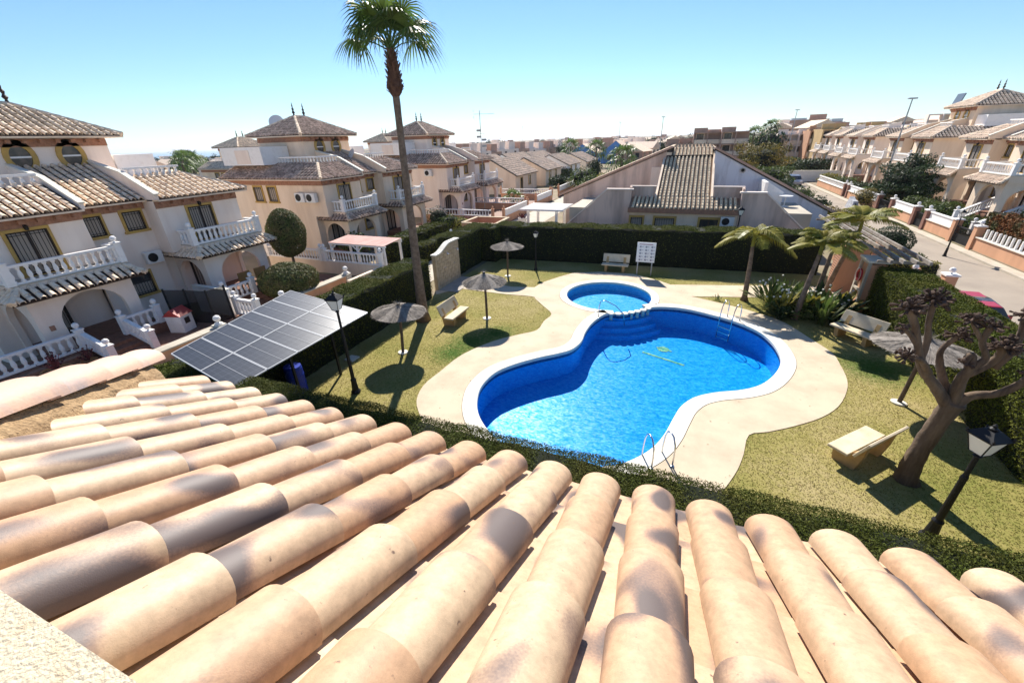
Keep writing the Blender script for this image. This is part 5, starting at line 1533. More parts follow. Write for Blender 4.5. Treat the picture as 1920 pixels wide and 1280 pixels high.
for k in range(3): MB().box(-21.2+k*.42,14.8,0,-20.78+k*.42,16.3,.42-.14*k).obj('step', M_TERR, st, world=True)
MB().box(-22.3,12.7,0,-21.201,16.6,.44).obj('terrace', M_TERR, st, world=True)
for i, (lb, dx) in enumerate((('wooden garden chair on the second porch, nearer one', 0), ('wooden garden chair on the second porch, farther one', 1.0))):
    t = thing('garden_chair', lb, 'chair', (-21.7, 15.0+dx, .44), 0); M_PINE = mat('orange_pine', (.42,.22,.07), .6)
    MB().box(-.3,-.35,.36,.3,.35,.42).obj('seat', M_PINE, t); MB().box(-.34,-.35,.42,-.28,.35,.95).obj('backrest', M_PINE, t)
    for a, b in ((-1,-1),(1,-1),(1,1),(-1,1)): MB().box(a*.27-.03,b*.32-.03,0,a*.27+.03,b*.32+.03,.36).obj('leg', M_PINE, t)
M_TOPI = mat('clipped_bush_leaf', (.095,.115,.028), .7, (.16,.12,.045), 3, .4, .7, island=.45, trans=.15)
shrub('round_bush', 'large clipped round bush in a garden beyond the hedge', -19.4, 15.6, 1.52, 1.52, .95, 0, 15000, .11, M_TOPI, spread=.5, shell=.86, noise=.03, cat='bush')
q = onX(537,438,-21.7); shrub('clipped_tree', 'egg-shaped clipped tree in front of the cream villa', q.x, q.y, 1.08, 1.08, 1.42, q.z-1.42, 15000, .11, M_TOPI, spread=.5, shell=.86, noise=.03, cat='tree')
bw = thing('garden_balustrade', 'long garden balustrade on an ochre wall in front of the pink pergola', 'balustrade', (0,0,0))
MB().box(-26.0,19.85,0,-16.4,20.05,.8).obj('wall_body', M_WALLC, bw); MB().box(-16.62,16.9,0,-16.4,19.85,.0+.8).obj('wall_body', M_WALLC, bw)
balustrade(bw, (-26,19.95), (-21.3,19.95), .8, 1.5); balustrade(bw, (-21.0,19.95), (-16.6,19.95), .8, 1.5, posts=(1,1))
pg = thing('garden_pergola', 'white timber pergola with a sun-bleached pink roof', 'pergola', (-18.5,21,0))
M_PINKR = mat('bleached_pink_sheet', (.58,.36,.31), .8, (.48,.27,.23), 1.2)
for i in range(12):
    x = -20.7+i*.36; MB().hexa([(x,20.15,1.93),(x+.34,20.15,1.93),(x+.34,22.0,2.04),(x,22.0,2.04),(x,20.15,1.95),(x+.34,20.15,1.95),(x+.34,22.0,2.06),(x,22.0,2.06)]).obj('roof_panel', M_PINKR, pg, world=True)
for x in (-20.6,-18.5,-16.5):
    for y in (20.25,21.9): MB().box(x-.06,y-.06,0,x+.06,y+.06,1.82).obj('post', M_WHITE, pg, world=True)
MB().box(-20.75,20.2,1.82,-16.35,20.3,1.92).obj('beam', M_WHITE, pg, world=True); MB().box(-20.75,21.85,1.82,-16.35,21.95,2.02).obj('beam', M_WHITE, pg, world=True)
for x in (-20.6,-18.5,-16.5):
    for s in (-1,1):
        if -20.7 < x+s*.5 < -16.4: MB().bar((x,20.25,1.5),(x+s*.38,20.25,1.82),.06,.06).obj('brace', M_WHITE, pg, world=True)
hedge('hedge', 'dark clipped garden hedge behind the tall palm trunk', (-18.6,23.0), (-18.6,30.5), 1.5, 1.5, dens=350, size=.11)
hedge('hedge', 'second clipped garden hedge toward the white statue', (-16.4,23.6), (-16.4,29.5), 1.0, 1.2, dens=350, size=.11)
shrub('oleander', 'pale green bushy shrub beside the pink pergola', -21.3, 23.2, 1.2, .9, .9, .2, 900, .16, M_LEAF)
shrub('shrub', 'dark flowering shrub by the third villa garden', -19.5, 34.0, 1.3, 1.2, .8, 0, 900, .16, M_LEAF)
shrub('shrub', 'light green shrub left of the bougainvillea', -18.0, 33.4, 1.0, 1.0, .7, 0, 900, .16, M_LEAFY)
shrub('shrub', 'dark rounded shrub against the third villa wall', -21.6, 35.2, 1.3, 1.2, 1.0, 0, 900, .16, M_LEAFD)
M_BOUG = mat('magenta_bracts', (.20,.02,.07), .6, (.06,.03,.02), 3, island=.5, trans=.3)
q = at(870,425); shrub('bougainvillea', 'magenta bougainvillea bush before the orange garden wall', q[0]+.9, q[1]-1.2, 1.55, 1.3, 1.1, 0, 2600, .13, M_BOUG, flat='dome')
stt = thing('garden_statue', 'slim white garden statue beyond the shower wall', 'statue', (-14.0,24.2,0))
MB().lathe((0,0,0), [(.2,0),(.2,.3),(.12,.34),(.11,.8),(.15,1.2),(.12,1.45),(.17,1.75),(.10,1.95),(.05,2.0),(.10,2.12),(.08,2.25),(.02,2.3)], 10).obj('figure', M_WHITE, stt, smooth=True)
MB().tube([(.1,0,1.85),(.35,-.1,1.75),(.45,-.1,1.95)], .04, 6).obj('arm', M_WHITE, stt)
# roofless ochre brick enclosure behind the hedge corner
en = thing('brick_enclosure', 'roofless ochre walled enclosure behind the hedge corner', 'enclosure', (-13.3,28.2,0))
c4 = [Vector((*p_,0)) for p_ in ((-14.57,26.95),(-14.55,29.47),(-12.05,29.61),(-11.95,26.95))]
for a, b in zip(c4, c4[1:]+c4[:1]):
    MB().bar(a+Vector((0,0,1.1)), b+Vector((0,0,1.1)), .16, 2.2).obj('wall_side', M_ORANGE, en, world=True)
    MB().bar(a+Vector((0,0,2.23)), b+Vector((0,0,2.23)), .26, .05).obj('coping', M_SAND, en, world=True)
def orange_wall(label, p0, p1, base=.75, top=1.35, solid=False):
    t = thing('garden_wall', label, 'wall', (0,0,0))
    d = Vector((p1[0]-p0[0],p1[1]-p0[1],0)).normalized()
    MB().bar((p0[0],p0[1],base/2),(p1[0],p1[1],base/2),.2,base).obj('wall_body', M_ORANGE, t)
    balustrade(t, p0, p1, base, top, solid=solid, pmat=M_ORANGE, sp=.3)
    return t
orange_wall('orange garden wall with white balusters nearest the bougainvillea', (-25,38.2), (-17.2,38.2))
orange_wall('orange garden wall with white balusters left of the palm bush', (-24,47.2), (-17.0,47.2))
orange_wall('far orange garden wall with white balusters before the bungalows', (-24,56.5), (-16.8,56.5))
orange_wall('salmon path-side wall with pale panel, nearest', (-16.2,38.6), (-16.2,45.6), .7, 1.35, True)
orange_wall('salmon path-side wall with pale panel, middle of three', (-16.4,49.2), (-16.4,56.0), .7, 1.35, True)
orange_wall('salmon path-side wall with pale panel, farthest up the path', (-16.6,60.0), (-16.6,70.0), .7, 1.35, True)
struct(MB().box(-15.9,36.0,-.05,-12.6,110,.012).obj('footpath', M_KERB))
struct(MB().box(-25,36.3,-.05,-16.3,58,.01).obj('courtyard_paving', M_TERR))
wp = thing('white_pergola', 'small white garden pergola beside the stained gable house', 'pergola', (-10,33.8,0))
for x in (-11.6,-9.2):
    for y in (32.8,35.4): MB().box(x-.09,y-.09,0,x+.09,y+.09,2.3).obj('post', M_WHITE, wp, world=True)
for i in range(9): MB().box(-12.2,32.4+i*.42,2.31,-8.6,32.52+i*.42,2.45).obj('slat', M_WHITE, wp, world=True)
pot('white garden urn with red flowers above the back hedge', -12.4, 33.6, 0, .35, 1.55, M_WHITE, 40, 9, M_REDL)
fan_palm('cycad', 'small spiky cycad on the orange wall', -20.6, 52.5, .7, n_fr=16, fl=1.4, lod=0, skirt=False, r0=.25, r1=.2)

# ------------------------------------------------------------------ stained duplex with the long tiled slope, behind the back hedge
mh = thing('gable_house', 'wide stained gable house with a pale tiled slope behind the back hedge', 'house', (0,32,0))
m = MB()
m.box(-3.5,32.3,0,3.65,34.0,2.75)
m.box(-1.75,34.0,0,1.8,39.4,3.4)
m.obj('front_wall', M_WALLC, mh, world=True)
T = Tiles(); base = MB()
zs = lambda y: 2.82+.405*(y-31.95)
T.slope((-3.55,31.95,2.82),(3.68,31.95,2.82),(-3.55,33.4,zs(33.4)),(3.68,33.4,zs(33.4)), base=base)
T.slope((-1.75,33.42,zs(33.42)+.004),(1.82,33.42,zs(33.42)+.004),(-1.75,39.3,zs(39.3)),(1.82,39.3,zs(39.3)), base=base)
T.slope((-1.35,39.6,5.86),(1.9,39.6,5.86),(-1.35,41.8,6.38),(1.9,41.8,6.38), base=base)
T.slope((-1.35,41.9,6.42),(1.9,41.9,6.42),(-1.35,44.5,6.62),(1.9,44.5,6.62), base=base)
bs = base.obj('roof', mat('brown_tile_pan', (.34,.23,.15), .9, (.22,.15,.10), 4), mh, world=True)
for i in range(len(T.pl)): T.pl[i] = (T.pl[i][0]-Vector((0,32,0)),)+T.pl[i][1:]
M_MTILE = mat('cream_roof_tile', (.76,.60,.40), .8, (.48,.34,.22), 5, .5, .76, island=.2)
T.joined('roof_tiles', M_MTILE, bs)
MB().box(-3.6,31.92,2.50,3.72,32.3,2.80).obj('eave', M_BRICK, mh, world=True)
m = MB(); m.box(-1.9,33.4,2.75,-1.757,39.5,5.0) if False else None
for x in (-1.83,1.90): m.hexa([(x-.07,33.3,2.9),(x+.07,33.3,2.9),(x+.07,39.5,2.9),(x-.07,39.5,2.9),(x-.07,33.3,zs(33.3)+.16),(x+.07,33.3,zs(33.3)+.16),(x+.07,39.5,zs(39.5)+.16),(x-.07,39.5,zs(39.5)+.16)])
m.obj('roof_verge', M_WALLC, mh, world=True)
MB().box(-1.9,39.3,5.4,1.97,39.6,5.96).obj('ridge_wall', M_PAN, mh, world=True)
# wing walls in front
MB().wallpoly([(-8.4,0),(-8.4,1.15),(-5.3,3.95),(-3.55,3.95),(-3.55,0)], 'y', 32.7, 32.9).obj('wing_wall', M_WALLP, mh, world=True)
MB().wallpoly([(3.7,0),(3.7,3.85),(5.1,3.85),(8.3,1.0),(8.3,0)], 'y', 32.5, 32.7).obj('wing_wall', M_WALLP, mh, world=True)
m = MB()
m.bar((-8.5,32.8,1.18),(-5.3,32.8,4.02),.3,.09); m.box(-5.32,32.62,3.952,-3.4,32.98,4.04); m.box(3.55,32.42,3.852,5.15,32.78,3.94); m.bar((5.1,32.6,3.9),(8.4,32.6,1.03),.3,.09)
m.obj('coping', M_WALL, mh, world=True)
for a, b, c, d, e in ((-3.55,-1.9,-3.70,-3.55,32.9),(1.97,3.7,3.7,3.85,32.7)):   # terrace parapets
    m = MB(); m.box(a,33.45,3.3,b,33.6,4.12); m.box(c,e,2.8,d,33.6,4.12); m.obj('terrace_parapet', M_WALLP, mh, world=True)
    MB().box(min(a,c)-.04,33.41,4.122,max(b,d)+.04,33.66,4.18).obj('parapet_coping', M_WALL, mh, world=True)
# inner terrace walls and gable
m = MB()
m.wallpoly([(-10.3,0),(-10.3,2.85),(-1.7,6.40),(-1.7,0)], 'y', 39.0, 39.25)
m.obj('gable_wall', M_WALLP, mh, world=True)
m = MB()
m.wallpoly([(1.9,0),(1.9,6.35),(10.2,2.1),(10.2,0)], 'y', 38.0, 38.25)
m.obj('gable_wall', mat('lavender_white_render', (.66,.66,.70), .9, (.40,.38,.40), 1.4, .5, .75, streak=True), mh, world=True)
MB().box(-8.2,33.0,0,-1.95,39.0,2.6).obj('terrace_floor', M_KERB, mh, world=True)
MB().box(1.95,32.75,0,8.0,38.0,2.6).obj('terrace_floor', M_KERB, mh, world=True)
m = MB(); m.box(5.3,35.2,2.6,5.5,37.9,4.3); m.wallpoly([(5.5,2.6),(5.5,4.3),(6.8,3.5),(6.8,2.6)],'y',36.6,36.75); m.obj('terrace_divider', M_WHITE, mh, world=True)
MB().box(-2.75,38.94,3.0,-1.9,38.995,5.1).obj('terrace_door', M_WALL, mh, world=True)
# long side roofs
T = Tiles(); base = MB()
T.slope((-10.6,50.5,2.7),(-10.6,39.0,2.7),(-1.3,50.5,6.52),(-1.3,39.0,6.52), base=base, ex=.4)
T.slope((10.5,38.0,1.95),(10.5,50.5,1.95),(1.8,38.0,6.42),(1.8,50.5,6.42), base=base, ex=.4)
bs = base.obj('side_roof', M_PAN, mh, world=True)
for i in range(len(T.pl)): T.pl[i] = (T.pl[i][0]-Vector((0,32,0)),)+T.pl[i][1:]
T.joined('side_roof_tiles', M_FTILE, bs)
m = MB(); m.bar((-10.7,38.95,2.78),(-1.3,38.95,6.62),.25,.16); m.bar((10.6,37.95,2.02),(1.8,37.95,6.52),.25,.16); m.obj('verge_tiles', M_PINKH, mh, world=True)
MB().box(-10,39.3,0,9.4,50,2.0).obj('side_wall', M_WALLP, mh, world=True)
def wwin(*a, **k): 
    w = window(*a, **k)
    return w
for (a, b, k) in ((-3.35,-2.55,True),(-1.65,-.35,True),(1.35,2.5,False)):
    # window() works in the house's own frame (origin at y=32)
    window(mh, 'y', .30, a, b, 1.2, 2.12, sgn=-1, grille=k, double=not k, blind=.95 if k else None, fw=.15)
ac_unit('white air conditioner under the eave of the stained gable house', 3.05, 32.29, 1.75, -pi/2)
fan = thing('wall_vent', 'round metal ornament on the lavender gable wall', 'ornament', (4.0,37.95,4.9))
MB(Matrix.Rotation(pi/2,4,'X')).lathe((0,0,0), [(.2,0),(.2,.03),(.13,.03),(.13,0)], 14).obj('disc', M_GREYM, fan)
tb = thing('terrace_table', 'small table on the right roof terrace of the gable house', 'table', (6.9,36.0,2.6))
MB().lathe((0,0,0), [(.3,0),(.04,.05),(.04,.68),(.45,.70),(.45,.73)], 14).obj('table_body', M_AC, tb)

# ------------------------------------------------------------------ street, pavements, gardens and villas on the right
struct(MB().box(12.9,-20,-.05,17.35,150,.014).obj('road', M_ROAD))
struct(MB().box(17.35,-20,-.05,18.0,150,.13).obj('pavement', M_KERB))
struct(MB().box(10.2,-20,-.05,12.9,29.0,.10).obj('near_pavement', M_KERB))
struct(MB().box(18.0,-20,-.05,60,150,.20).obj('raised_gardens_ground', M_DIRT))
villa('villa with pink tower at the upper right, nearest of its row', (22.8,69.8,1.0), rz=pi, wm=M_WALLC, pd=1.6, tm=M_FTILE2, ground=-1.2)
villa('right hand row villa whose porch arch shows above the vines', (22.6,52.6,1.0), rz=pi, wm=M_WALLC, pd=1.6, tm=M_FTILE2, ground=-1.2, solarium=False, tower=False)
villa('farther right hand villa behind the big dark pine', (23.2,87.0,1.0), rz=pi, wm=M_WALL, pd=1.6, tm=M_FTILE2, ground=-1.2, solarium=False, tower=False)
villa('most distant villa of the right hand row', (24.0,104.2,1.0), rz=pi, wm=M_WALL, pd=1.6, tm=M_FTILE2, ground=-1.2, solarium=False, tower=False)
def pillar(t, x, y, h, m=M_ORANGE, ball=True, w=.2, wh=M_WHITE):
    MB().box(x-w,y-w,0,x+w,y+w,h).obj('pillar', m, t)
    k = MB(); k.box(x-w-.05,y-w-.05,h,x+w+.05,y+w+.05,h+.08)
    if ball: k.lathe((x,y,h+.08), [(.05,0),(.04,.05),(.11,.10),(.13,.18),(.09,.27),(.01,.31)], 10)
    k.obj('pillar_cap', wh, t)
def street_wall(label, y0, y1, top='rail', h=.95):
    t = thing('street_wall', label, 'wall', (0,0,0))
    MB().box(18.05,y0,.1,18.25,y1,h).obj('wall_body', M_ORANGE, t); MB().box(17.98,y0,h,18.32,y1,h+.06).obj('coping', M_STONE, t)
    if top == 'pickets':
        for i in range(int((y1-y0)/.42)): y = y0+.2+i*.42; MB().box(18.1,y-.05,h+.06,18.2,y+.05,h+.62).obj('picket', M_BAL, t)
    elif top == 'bal': balustrade(t, (18.15,y0+.1), (18.15,y1-.1), h+.06, h+.65, posts=(0,0), sp=.3)
    elif top == 'panel': balustrade(t, (18.15,y0+.1), (18.15,y1-.1), h+.06, h+.65, posts=(0,0), solid=True)
street_wall('sunlit orange street wall at the right edge with pale pickets', 30.4, 35.8, 'pickets')
street_wall('orange street wall segment between two dark gates', 39.0, 42.6, 'panel')
street_wall('orange street wall segment with white lattice panel', 45.2, 49.2, 'panel')
street_wall('distant orange street wall with white panel past the bushes', 53.2, 62.0, 'panel')
street_wall('farthest orange street wall with balusters up the road', 64.0, 76.0, 'bal')
street_wall('street wall segment leaving the right edge of the view', 22.0, 27.4, 'bal')
def dark_gate(label, y0, y1, h=1.25, pm=M_ORANGE):
    t = thing('street_gate', label, 'gate', (0,0,0))
    for y in (y0,y1): pillar(t, 18.15, y, h+.35, pm)
    MB().box(18.1,y0+.2,.15,18.2,y1-.2,.22).obj('rail', M_IRON, t); MB().box(18.1,y0+.2,h-.07,18.2,y1-.2,h).obj('rail', M_IRON, t)
    k = MB(); n = int((y1-y0-.4)/.12)
    for i in range(n+1): y = y0+.2+(y1-y0-.4)*i/n; k.box(18.135,y-.012,.22,18.165,y+.012,h-.07)
    k.box(18.14,y0+.2,.22,18.16,y1-.2,.75)
    k.obj('bars', M_IRON, t)
M_RBR = mat('red_brown_pillar', (.30,.15,.11), .85, (.22,.11,.08), 4)
dark_gate('dark iron gate between orange pillars at the right edge', 27.8, 30.1)
dark_gate('wide dark iron gate below the white stair railings', 36.1, 38.7)
dark_gate('dark gate between red-brown pillars under the green bushes', 42.9, 44.9, pm=M_RBR)
dark_gate('distant gate between paired red-brown pillars', 49.6, 52.8, pm=M_RBR)
dark_gate('farthest gate with red-brown pillars up the road', 62.3, 63.7, pm=M_RBR)
t = thing('stair_railing', 'white sloping stair railing behind the wide dark gate', 'railing', (0,0,0))
balustrade(t, (19.0,41.2), (23.3,45.2), 1.1, 1.8, slope=.9, posts=(1,1), sp=.34)
t = thing('stair_railing', 'lower white stair railing beside the wide dark gate', 'railing', (0,0,0))
balustrade(t, (19.0,38.6), (23.0,42.0), .7, 1.4, slope=.9, posts=(1,1), sp=.34)
# shrubs and trees on the right
shrub('pine_tree', 'big dark spreading pine in front of the right hand villas', 20.0, 53.0, 2.4, 3.6, 1.75, .8, 9000, .30, M_LEAFD, spread=.9, shell=.6, noise=.32, cat='tree', asp=.3)
shrub('pine_tree', 'dark pointed pine rising above the spreading pine', 20.6, 54.0, 1.1, 1.3, 1.9, 1.6, 2500, .28, M_LEAFD, spread=.9, shell=.5, noise=.3, cat='tree', asp=.3)
shrub('round_bush', 'dark clipped ball bush on the near side of the street', 13.0, 33.8, 1.2, 1.2, .9, 0, 5000, .10, M_LEAFD, spread=.5, shell=.85, noise=.04, cat='bush')
shrub('shrub', 'yellow green shrub left of the dark clipped ball', 11.6, 36.2, 1.5, 1.5, .75, 0, 4000, .12, M_LEAFY, spread=.8)
hedge('hedge', 'low loose hedge by the near pavement', (11.1,30.5), (12.8,27.9), 1.3, .95, M_LEAFY, dens=500, size=.10)
shrub('shrub', 'bright green bush over the street wall, left one', 20.0, 49.0, 1.7, 1.8, .95, .2, 3500, .16, M_LEAF, spread=.8, noise=.2)
shrub('shrub', 'bright green bush over the street wall, right one', 20.2, 45.6, 1.5, 1.6, .9, .2, 3500, .16, M_LEAF, spread=.8, noise=.2)
shrub('shrub', 'brownish rounded shrub left of the green bushes', 18.3, 55.5, 1.6, 2.0, 1.0, 0, 2600, .16, M_LEAFO, spread=.8)
M_RUST = mat('rusty_creeper', (.20,.075,.02), .8, (.07,.08,.02), 1.4, .42, .6, island=.4)
hedge('creeper_hedge', 'tall rust and green creeper hedge behind the pale pickets', (19.2,31.8), (19.6,37.6), 1.1, 2.3, M_RUST, dens=420, size=.14, sdens=1.0, wob=.12)
shrub('creeper', 'dark green vine mass at the right edge above the street wall', 21.2, 34.6, 1.8, 2.6, 1.5, .3, 6000, .17, M_LEAFD, spread=.9, noise=.25)
feather_palm('feather_palm', 'dark palm tuft above the vines at the right edge', 22.6, 37.6, 1.9, (.1,0), 12, 1.6, lm=M_LEAFD, lod=0)
shrub('shrub', 'low shrub with white flowers near the street lamp', 13.5, 31.6, .7, .8, .35, 0, 900, .10, M_LEAF)
for lb_, x_, y_, r_, m_ in (('brown-green shrub on the near side of the far street',12.2,45,1.3,M_LEAFO),('dark shrub on the near side of the far street',12.4,51,1.4,M_LEAFD),('green shrub beside the near kerb beyond the gable house',12.3,58,1.6,M_LEAF),('green shrub in front of a far right villa porch',20.4,72,1.6,M_LEAF),('yellowish shrub before the far right villas',20.2,79,1.5,M_LEAFY),('dark shrub between two far right villas',20.6,66,1.5,M_LEAFD),('leafy shrub beside the distant gate pillars',19.8,61.5,1.3,M_LEAF),('dense green shrub under the nearest right balcony',20.6,41.5,1.4,M_LEAF)):
    shrub('shrub', lb_, x_, y_, r_, r_*1.2, r_*.55, .0, 2200, .18, m_, noise=.25)
# near side: orange piers with finials, red car
pr = thing('street_pier', 'orange gate pier with white finial beyond the right hedge', 'pier', (0,0,0)); pillar(pr, 12.1, 24.6, 1.25, w=.22)
pr = thing('street_pier', 'white-capped pier with ball beside the pergola end', 'pier', (0,0,0)); pillar(pr, 11.0, 25.2, 1.15, M_STONE, w=.16)
t = thing('garden_wall', 'low orange wall between the two piers beyond the right hedge', 'wall', (0,0,0)); MB().box(11.18,24.75,0,11.86,24.93,.8).obj('wall_body', M_ORANGE, t); MB().box(12.02,24.9,0,12.2,29.0,.8).obj('wall_body', M_ORANGE, t)
def car(label, x, y, rz, m, s=1.0):
    t = thing('parked_car', label, 'car', (x,y,0.014), rz)
    # profile along local y (length), in z ; widths taper
    st = [(-2.05,.35,.62,.80),(-1.95,.30,.78,.84),(-1.55,.22,.88,.86),(-1.0,.20,.93,.87),(-.2,.20,.95,.87),(.8,.20,.95,.87),(1.5,.22,.93,.86),(1.95,.28,.88,.83),(2.08,.38,.70,.78)]
    vs = []; fs = []; n = len(st)
    for (yy, zl, zt, w) in st:
        vs += [(-w*.92,yy,zl),(-w,yy,zl+.15),(-w,yy,zt-.18),(-w*.93,yy,zt),(w*.93,yy,zt),(w,yy,zt-.18),(w,yy,zl+.15),(w*.92,yy,zl)]
    for i in range(n-1):
        for k in range(8): fs.append((i*8+k, i*8+(k+1)%8, (i+1)*8+(k+1)%8, (i+1)*8+k))
    fs += [tuple(range(7,-1,-1)), tuple((n-1)*8+k for k in range(8))]
    body = MB().add(vs, fs).obj('body', m, t, smooth=False)
    cab = [(-1.55,.90,.76),(-.85,1.38,.62),(.0,1.46,.63),(.75,1.42,.62),(1.6,.92,.74)]
    vs = []; fs = []
    for (yy, zt, w) in cab: vs += [(-.80,yy,.90),(-w,yy,zt),(w,yy,zt),(.80,yy,.90)]
    for i in range(4):
        for k in range(3): fs.append((i*4+k, i*4+k+1, (i+1)*4+k+1, (i+1)*4+k))
    fs += [(3,2,1,0),(16,17,18,19)]
    MB().add(vs, fs).obj('window_glass', M_GLASS, t)
    k = MB(); k.hexa([(-.60,-.85,1.385),(.60,-.85,1.385),(.61,.78,1.43),(-.61,.78,1.43),(-.57,-.80,1.41),(.57,-.80,1.41),(.58,.72,1.475),(-.58,.72,1.475)])
    k.obj('car_roof', m, t)
    for a in (-1,1):
        for b in (-1.3,1.3):
            M = Matrix.Translation((a*.78,b,.31)) @ Matrix.Rotation(pi/2,4,'Y')
            w = MB(M).lathe((0,0,-.1), [(.24,0),(.31,.02),(.31,.18),(.24,.2)], 18).obj('wheel', M_IRON, t)
            MB(M).lathe((0,0,-.105 if a < 0 else .085), [(.2,0),(.2,.02)], 12).obj('rim', M_GREYM, w)
    for a in (-.6,.6):
        MB().box(a-.16,-2.075,.58,a+.16,-2.0,.72).obj('headlight', M_MILK, t)
        MB().box(a-.14,2.02,.62,a+.14,2.09,.78).obj('tail_light', M_RED, t)
    for a in (-.95,.95): MB().box(a-.09,-.75,.92,a+.09,-.6,1.05).obj('mirror', m, t)
car('red car parked in the street just behind the right hedge', 11.0, 20.6, 0, mat('red_car_paint', (.42,.035,.05), .25, spec=.6))
t = thing('garden_wall', 'low white wall on the near side of the street beyond the gable house', 'wall', (0,0,0)); MB().box(12.75,39,0,12.88,64,.9).obj('wall_body', M_WHITE, t); MB().box(12.71,39,.902,12.92,64,.97).obj('coping', M_STONE, t)
car('pale distant car up the road by the orange gate', 15.4, 78.0, 0, mat('silver_car_paint', (.5,.5,.52), .3, metal=.3))
mt = thing('covered_motorbike', 'covered motorbike parked beside the distant street wall', 'motorbike', (16.6,54.5,.014))
MB().add([(-.3,-1,0),(.3,-1,0),(.35,1,0),(-.35,1,0),(-.2,-.7,.8),(.2,-.7,.8),(.25,.2,.85),(-.25,.2,.85),(-.2,.8,1.1),(.2,.8,1.1)], [(0,1,5,4),(1,2,9,6,5),(3,0,4,7,8),(4,5,6,7),(7,6,9,8),(2,3,8,9)]).obj('cover', mat('silver_cover', (.55,.56,.58), .5, (.3,.3,.32), 5), mt)
for b in (-.75,.75): MB(Matrix.Translation((0,b,.3)) @ Matrix.Rotation(pi/2,4,'Y')).lathe((0,0,-.05), [(.3,0),(.3,.1)], 14).obj('wheel', M_IRON, mt)

# ------------------------------------------------------------------ middle distance
def bungalow(name, label, x0, x1, y0, y1, he, hr, wm, tm=M_FTILE2, ridge='y', group=None, cat='bungalow', tiles=True, wins=2, off=.5):
    t = thing(name, label, cat, ((x0+x1)/2,(y0+y1)/2,0), 0, group)
    w = (x1-x0)/2; d = (y1-y0)/2; c = -w+2*w*off
    if ridge == 'y':
        MB().wallpoly([(-w,0),(-w,he),(c,hr-.12),(w,he),(w,0)], 'y', -d, d).obj('wall', wm, t)
        S = [((w+.3,-d-.1,he-.1),(w+.3,d+.1,he-.1),(c,-d-.1,hr),(c,d+.1,hr)), ((-w-.3,d+.1,he-.1),(-w-.3,-d-.1,he-.1),(c,d+.1,hr),(c,-d-.1,hr))]
    else:
        MB().wallpoly([(-d,0),(-d,he),(0,hr-.12),(d,he),(d,0)], 'x', -w, w).obj('wall', wm, t)
        S = [((-w-.1,-d-.3,he-.1),(w+.1,-d-.3,he-.1),(-w-.1,0,hr),(w+.1,0,hr)), ((w+.1,d+.3,he-.1),(-w-.1,d+.3,he-.1),(w+.1,0,hr),(-w-.1,0,hr))]
    T = Tiles(); b = MB()
    for s in S: T.slope(*s, base=b, sp=.30 if tiles else .6, ex=.5)
    r = b.obj('roof', M_PAN if tiles else tm, t)
    if tiles: T.joined('roof_tiles', tm, r, seg=3)
    for i in range(wins):
        u = -w+.25*w + (1.5*w)*(i+.3)/max(1,wins)
        window(t, 'y', -d, u, u+.9, 1.1, 2.2, sgn=-1, grille=False, fm=M_WHITE if i % 2 else M_YEL)
        v = -d+.2*d+1.5*d*(i+.3)/max(1,wins)
        window(t, 'x', w, v, v+.9, 1.0 if i else .1, 2.2, sgn=1, grille=False, fm=M_YEL)
    return t
BG = 'low tiled bungalows beyond the orange garden walls'
bungalow('bungalow', 'nearest low bungalow with tiled roof beyond the orange walls', -31.5,-23.5,61,71, 2.7,4.9, M_WALLC, group=BG)
bungalow('bungalow', 'white-gabled bungalow left behind the nearest one', -38,-30,66,78, 3.0,5.1, M_WHITE, group=BG)
bungalow('bungalow', 'second bungalow of the row with a brown door', -31,-22.8,74,84, 2.6,4.6, M_WALLC, group=BG)
bungalow('bungalow', 'white-walled bungalow beside the dark porch awning', -30.5,-22.5,88,99, 2.6,4.5, M_WHITE, group=BG)
bungalow('bungalow', 'bungalow with steep left slope behind the white one', -39,-31.5,84,97, 2.8,4.9, M_WHITE, group=BG)
bungalow('bungalow', 'far bungalow of the row before the blue houses', -30,-22,103,116, 2.4,4.2, M_WALLC, group=BG)
bungalow('bungalow', 'far left bungalow with pale roof', -41,-33,103,118, 2.6,4.6, M_WALLC, group=BG)
a = onY(1072,300,150); b = onY(1128,300,150); c = onY(1180,300,150)
bungalow('blue_house', 'left one of two bright blue gabled houses', a.x, b.x-1, 145, 157, 2.8, 5.6, M_BLUEH, tm=M_FTILE2, tiles=False, cat='house')
bungalow('blue_house', 'right one of two bright blue gabled houses', b.x+1.5, c.x+1, 140, 152, 3.0, 6.4, M_BLUEH, tm=M_FTILE2, tiles=False, cat='house')
def on_g(px, py): 
    p = at(px, py); return p
for lab, px, Y, h in (('fan palm left of the blue houses', 1070, 125, 5.2), ('fan palm between the two blue houses', 1118, 122, 5.0), ('bushy fan palm right of the blue houses', 1168, 88, 4.2), ('fan palm behind the salmon apartments', 1437, 170, 9), ('palm left of the salmon flats', 1408, 150, 7)):
    q = onY(px, 280, Y); fan_palm('distant_fan_palm', lab, q.x, Y, h, n_fr=22, fl=2.6, lod=0, skirt=False, r0=.3, r1=.25)
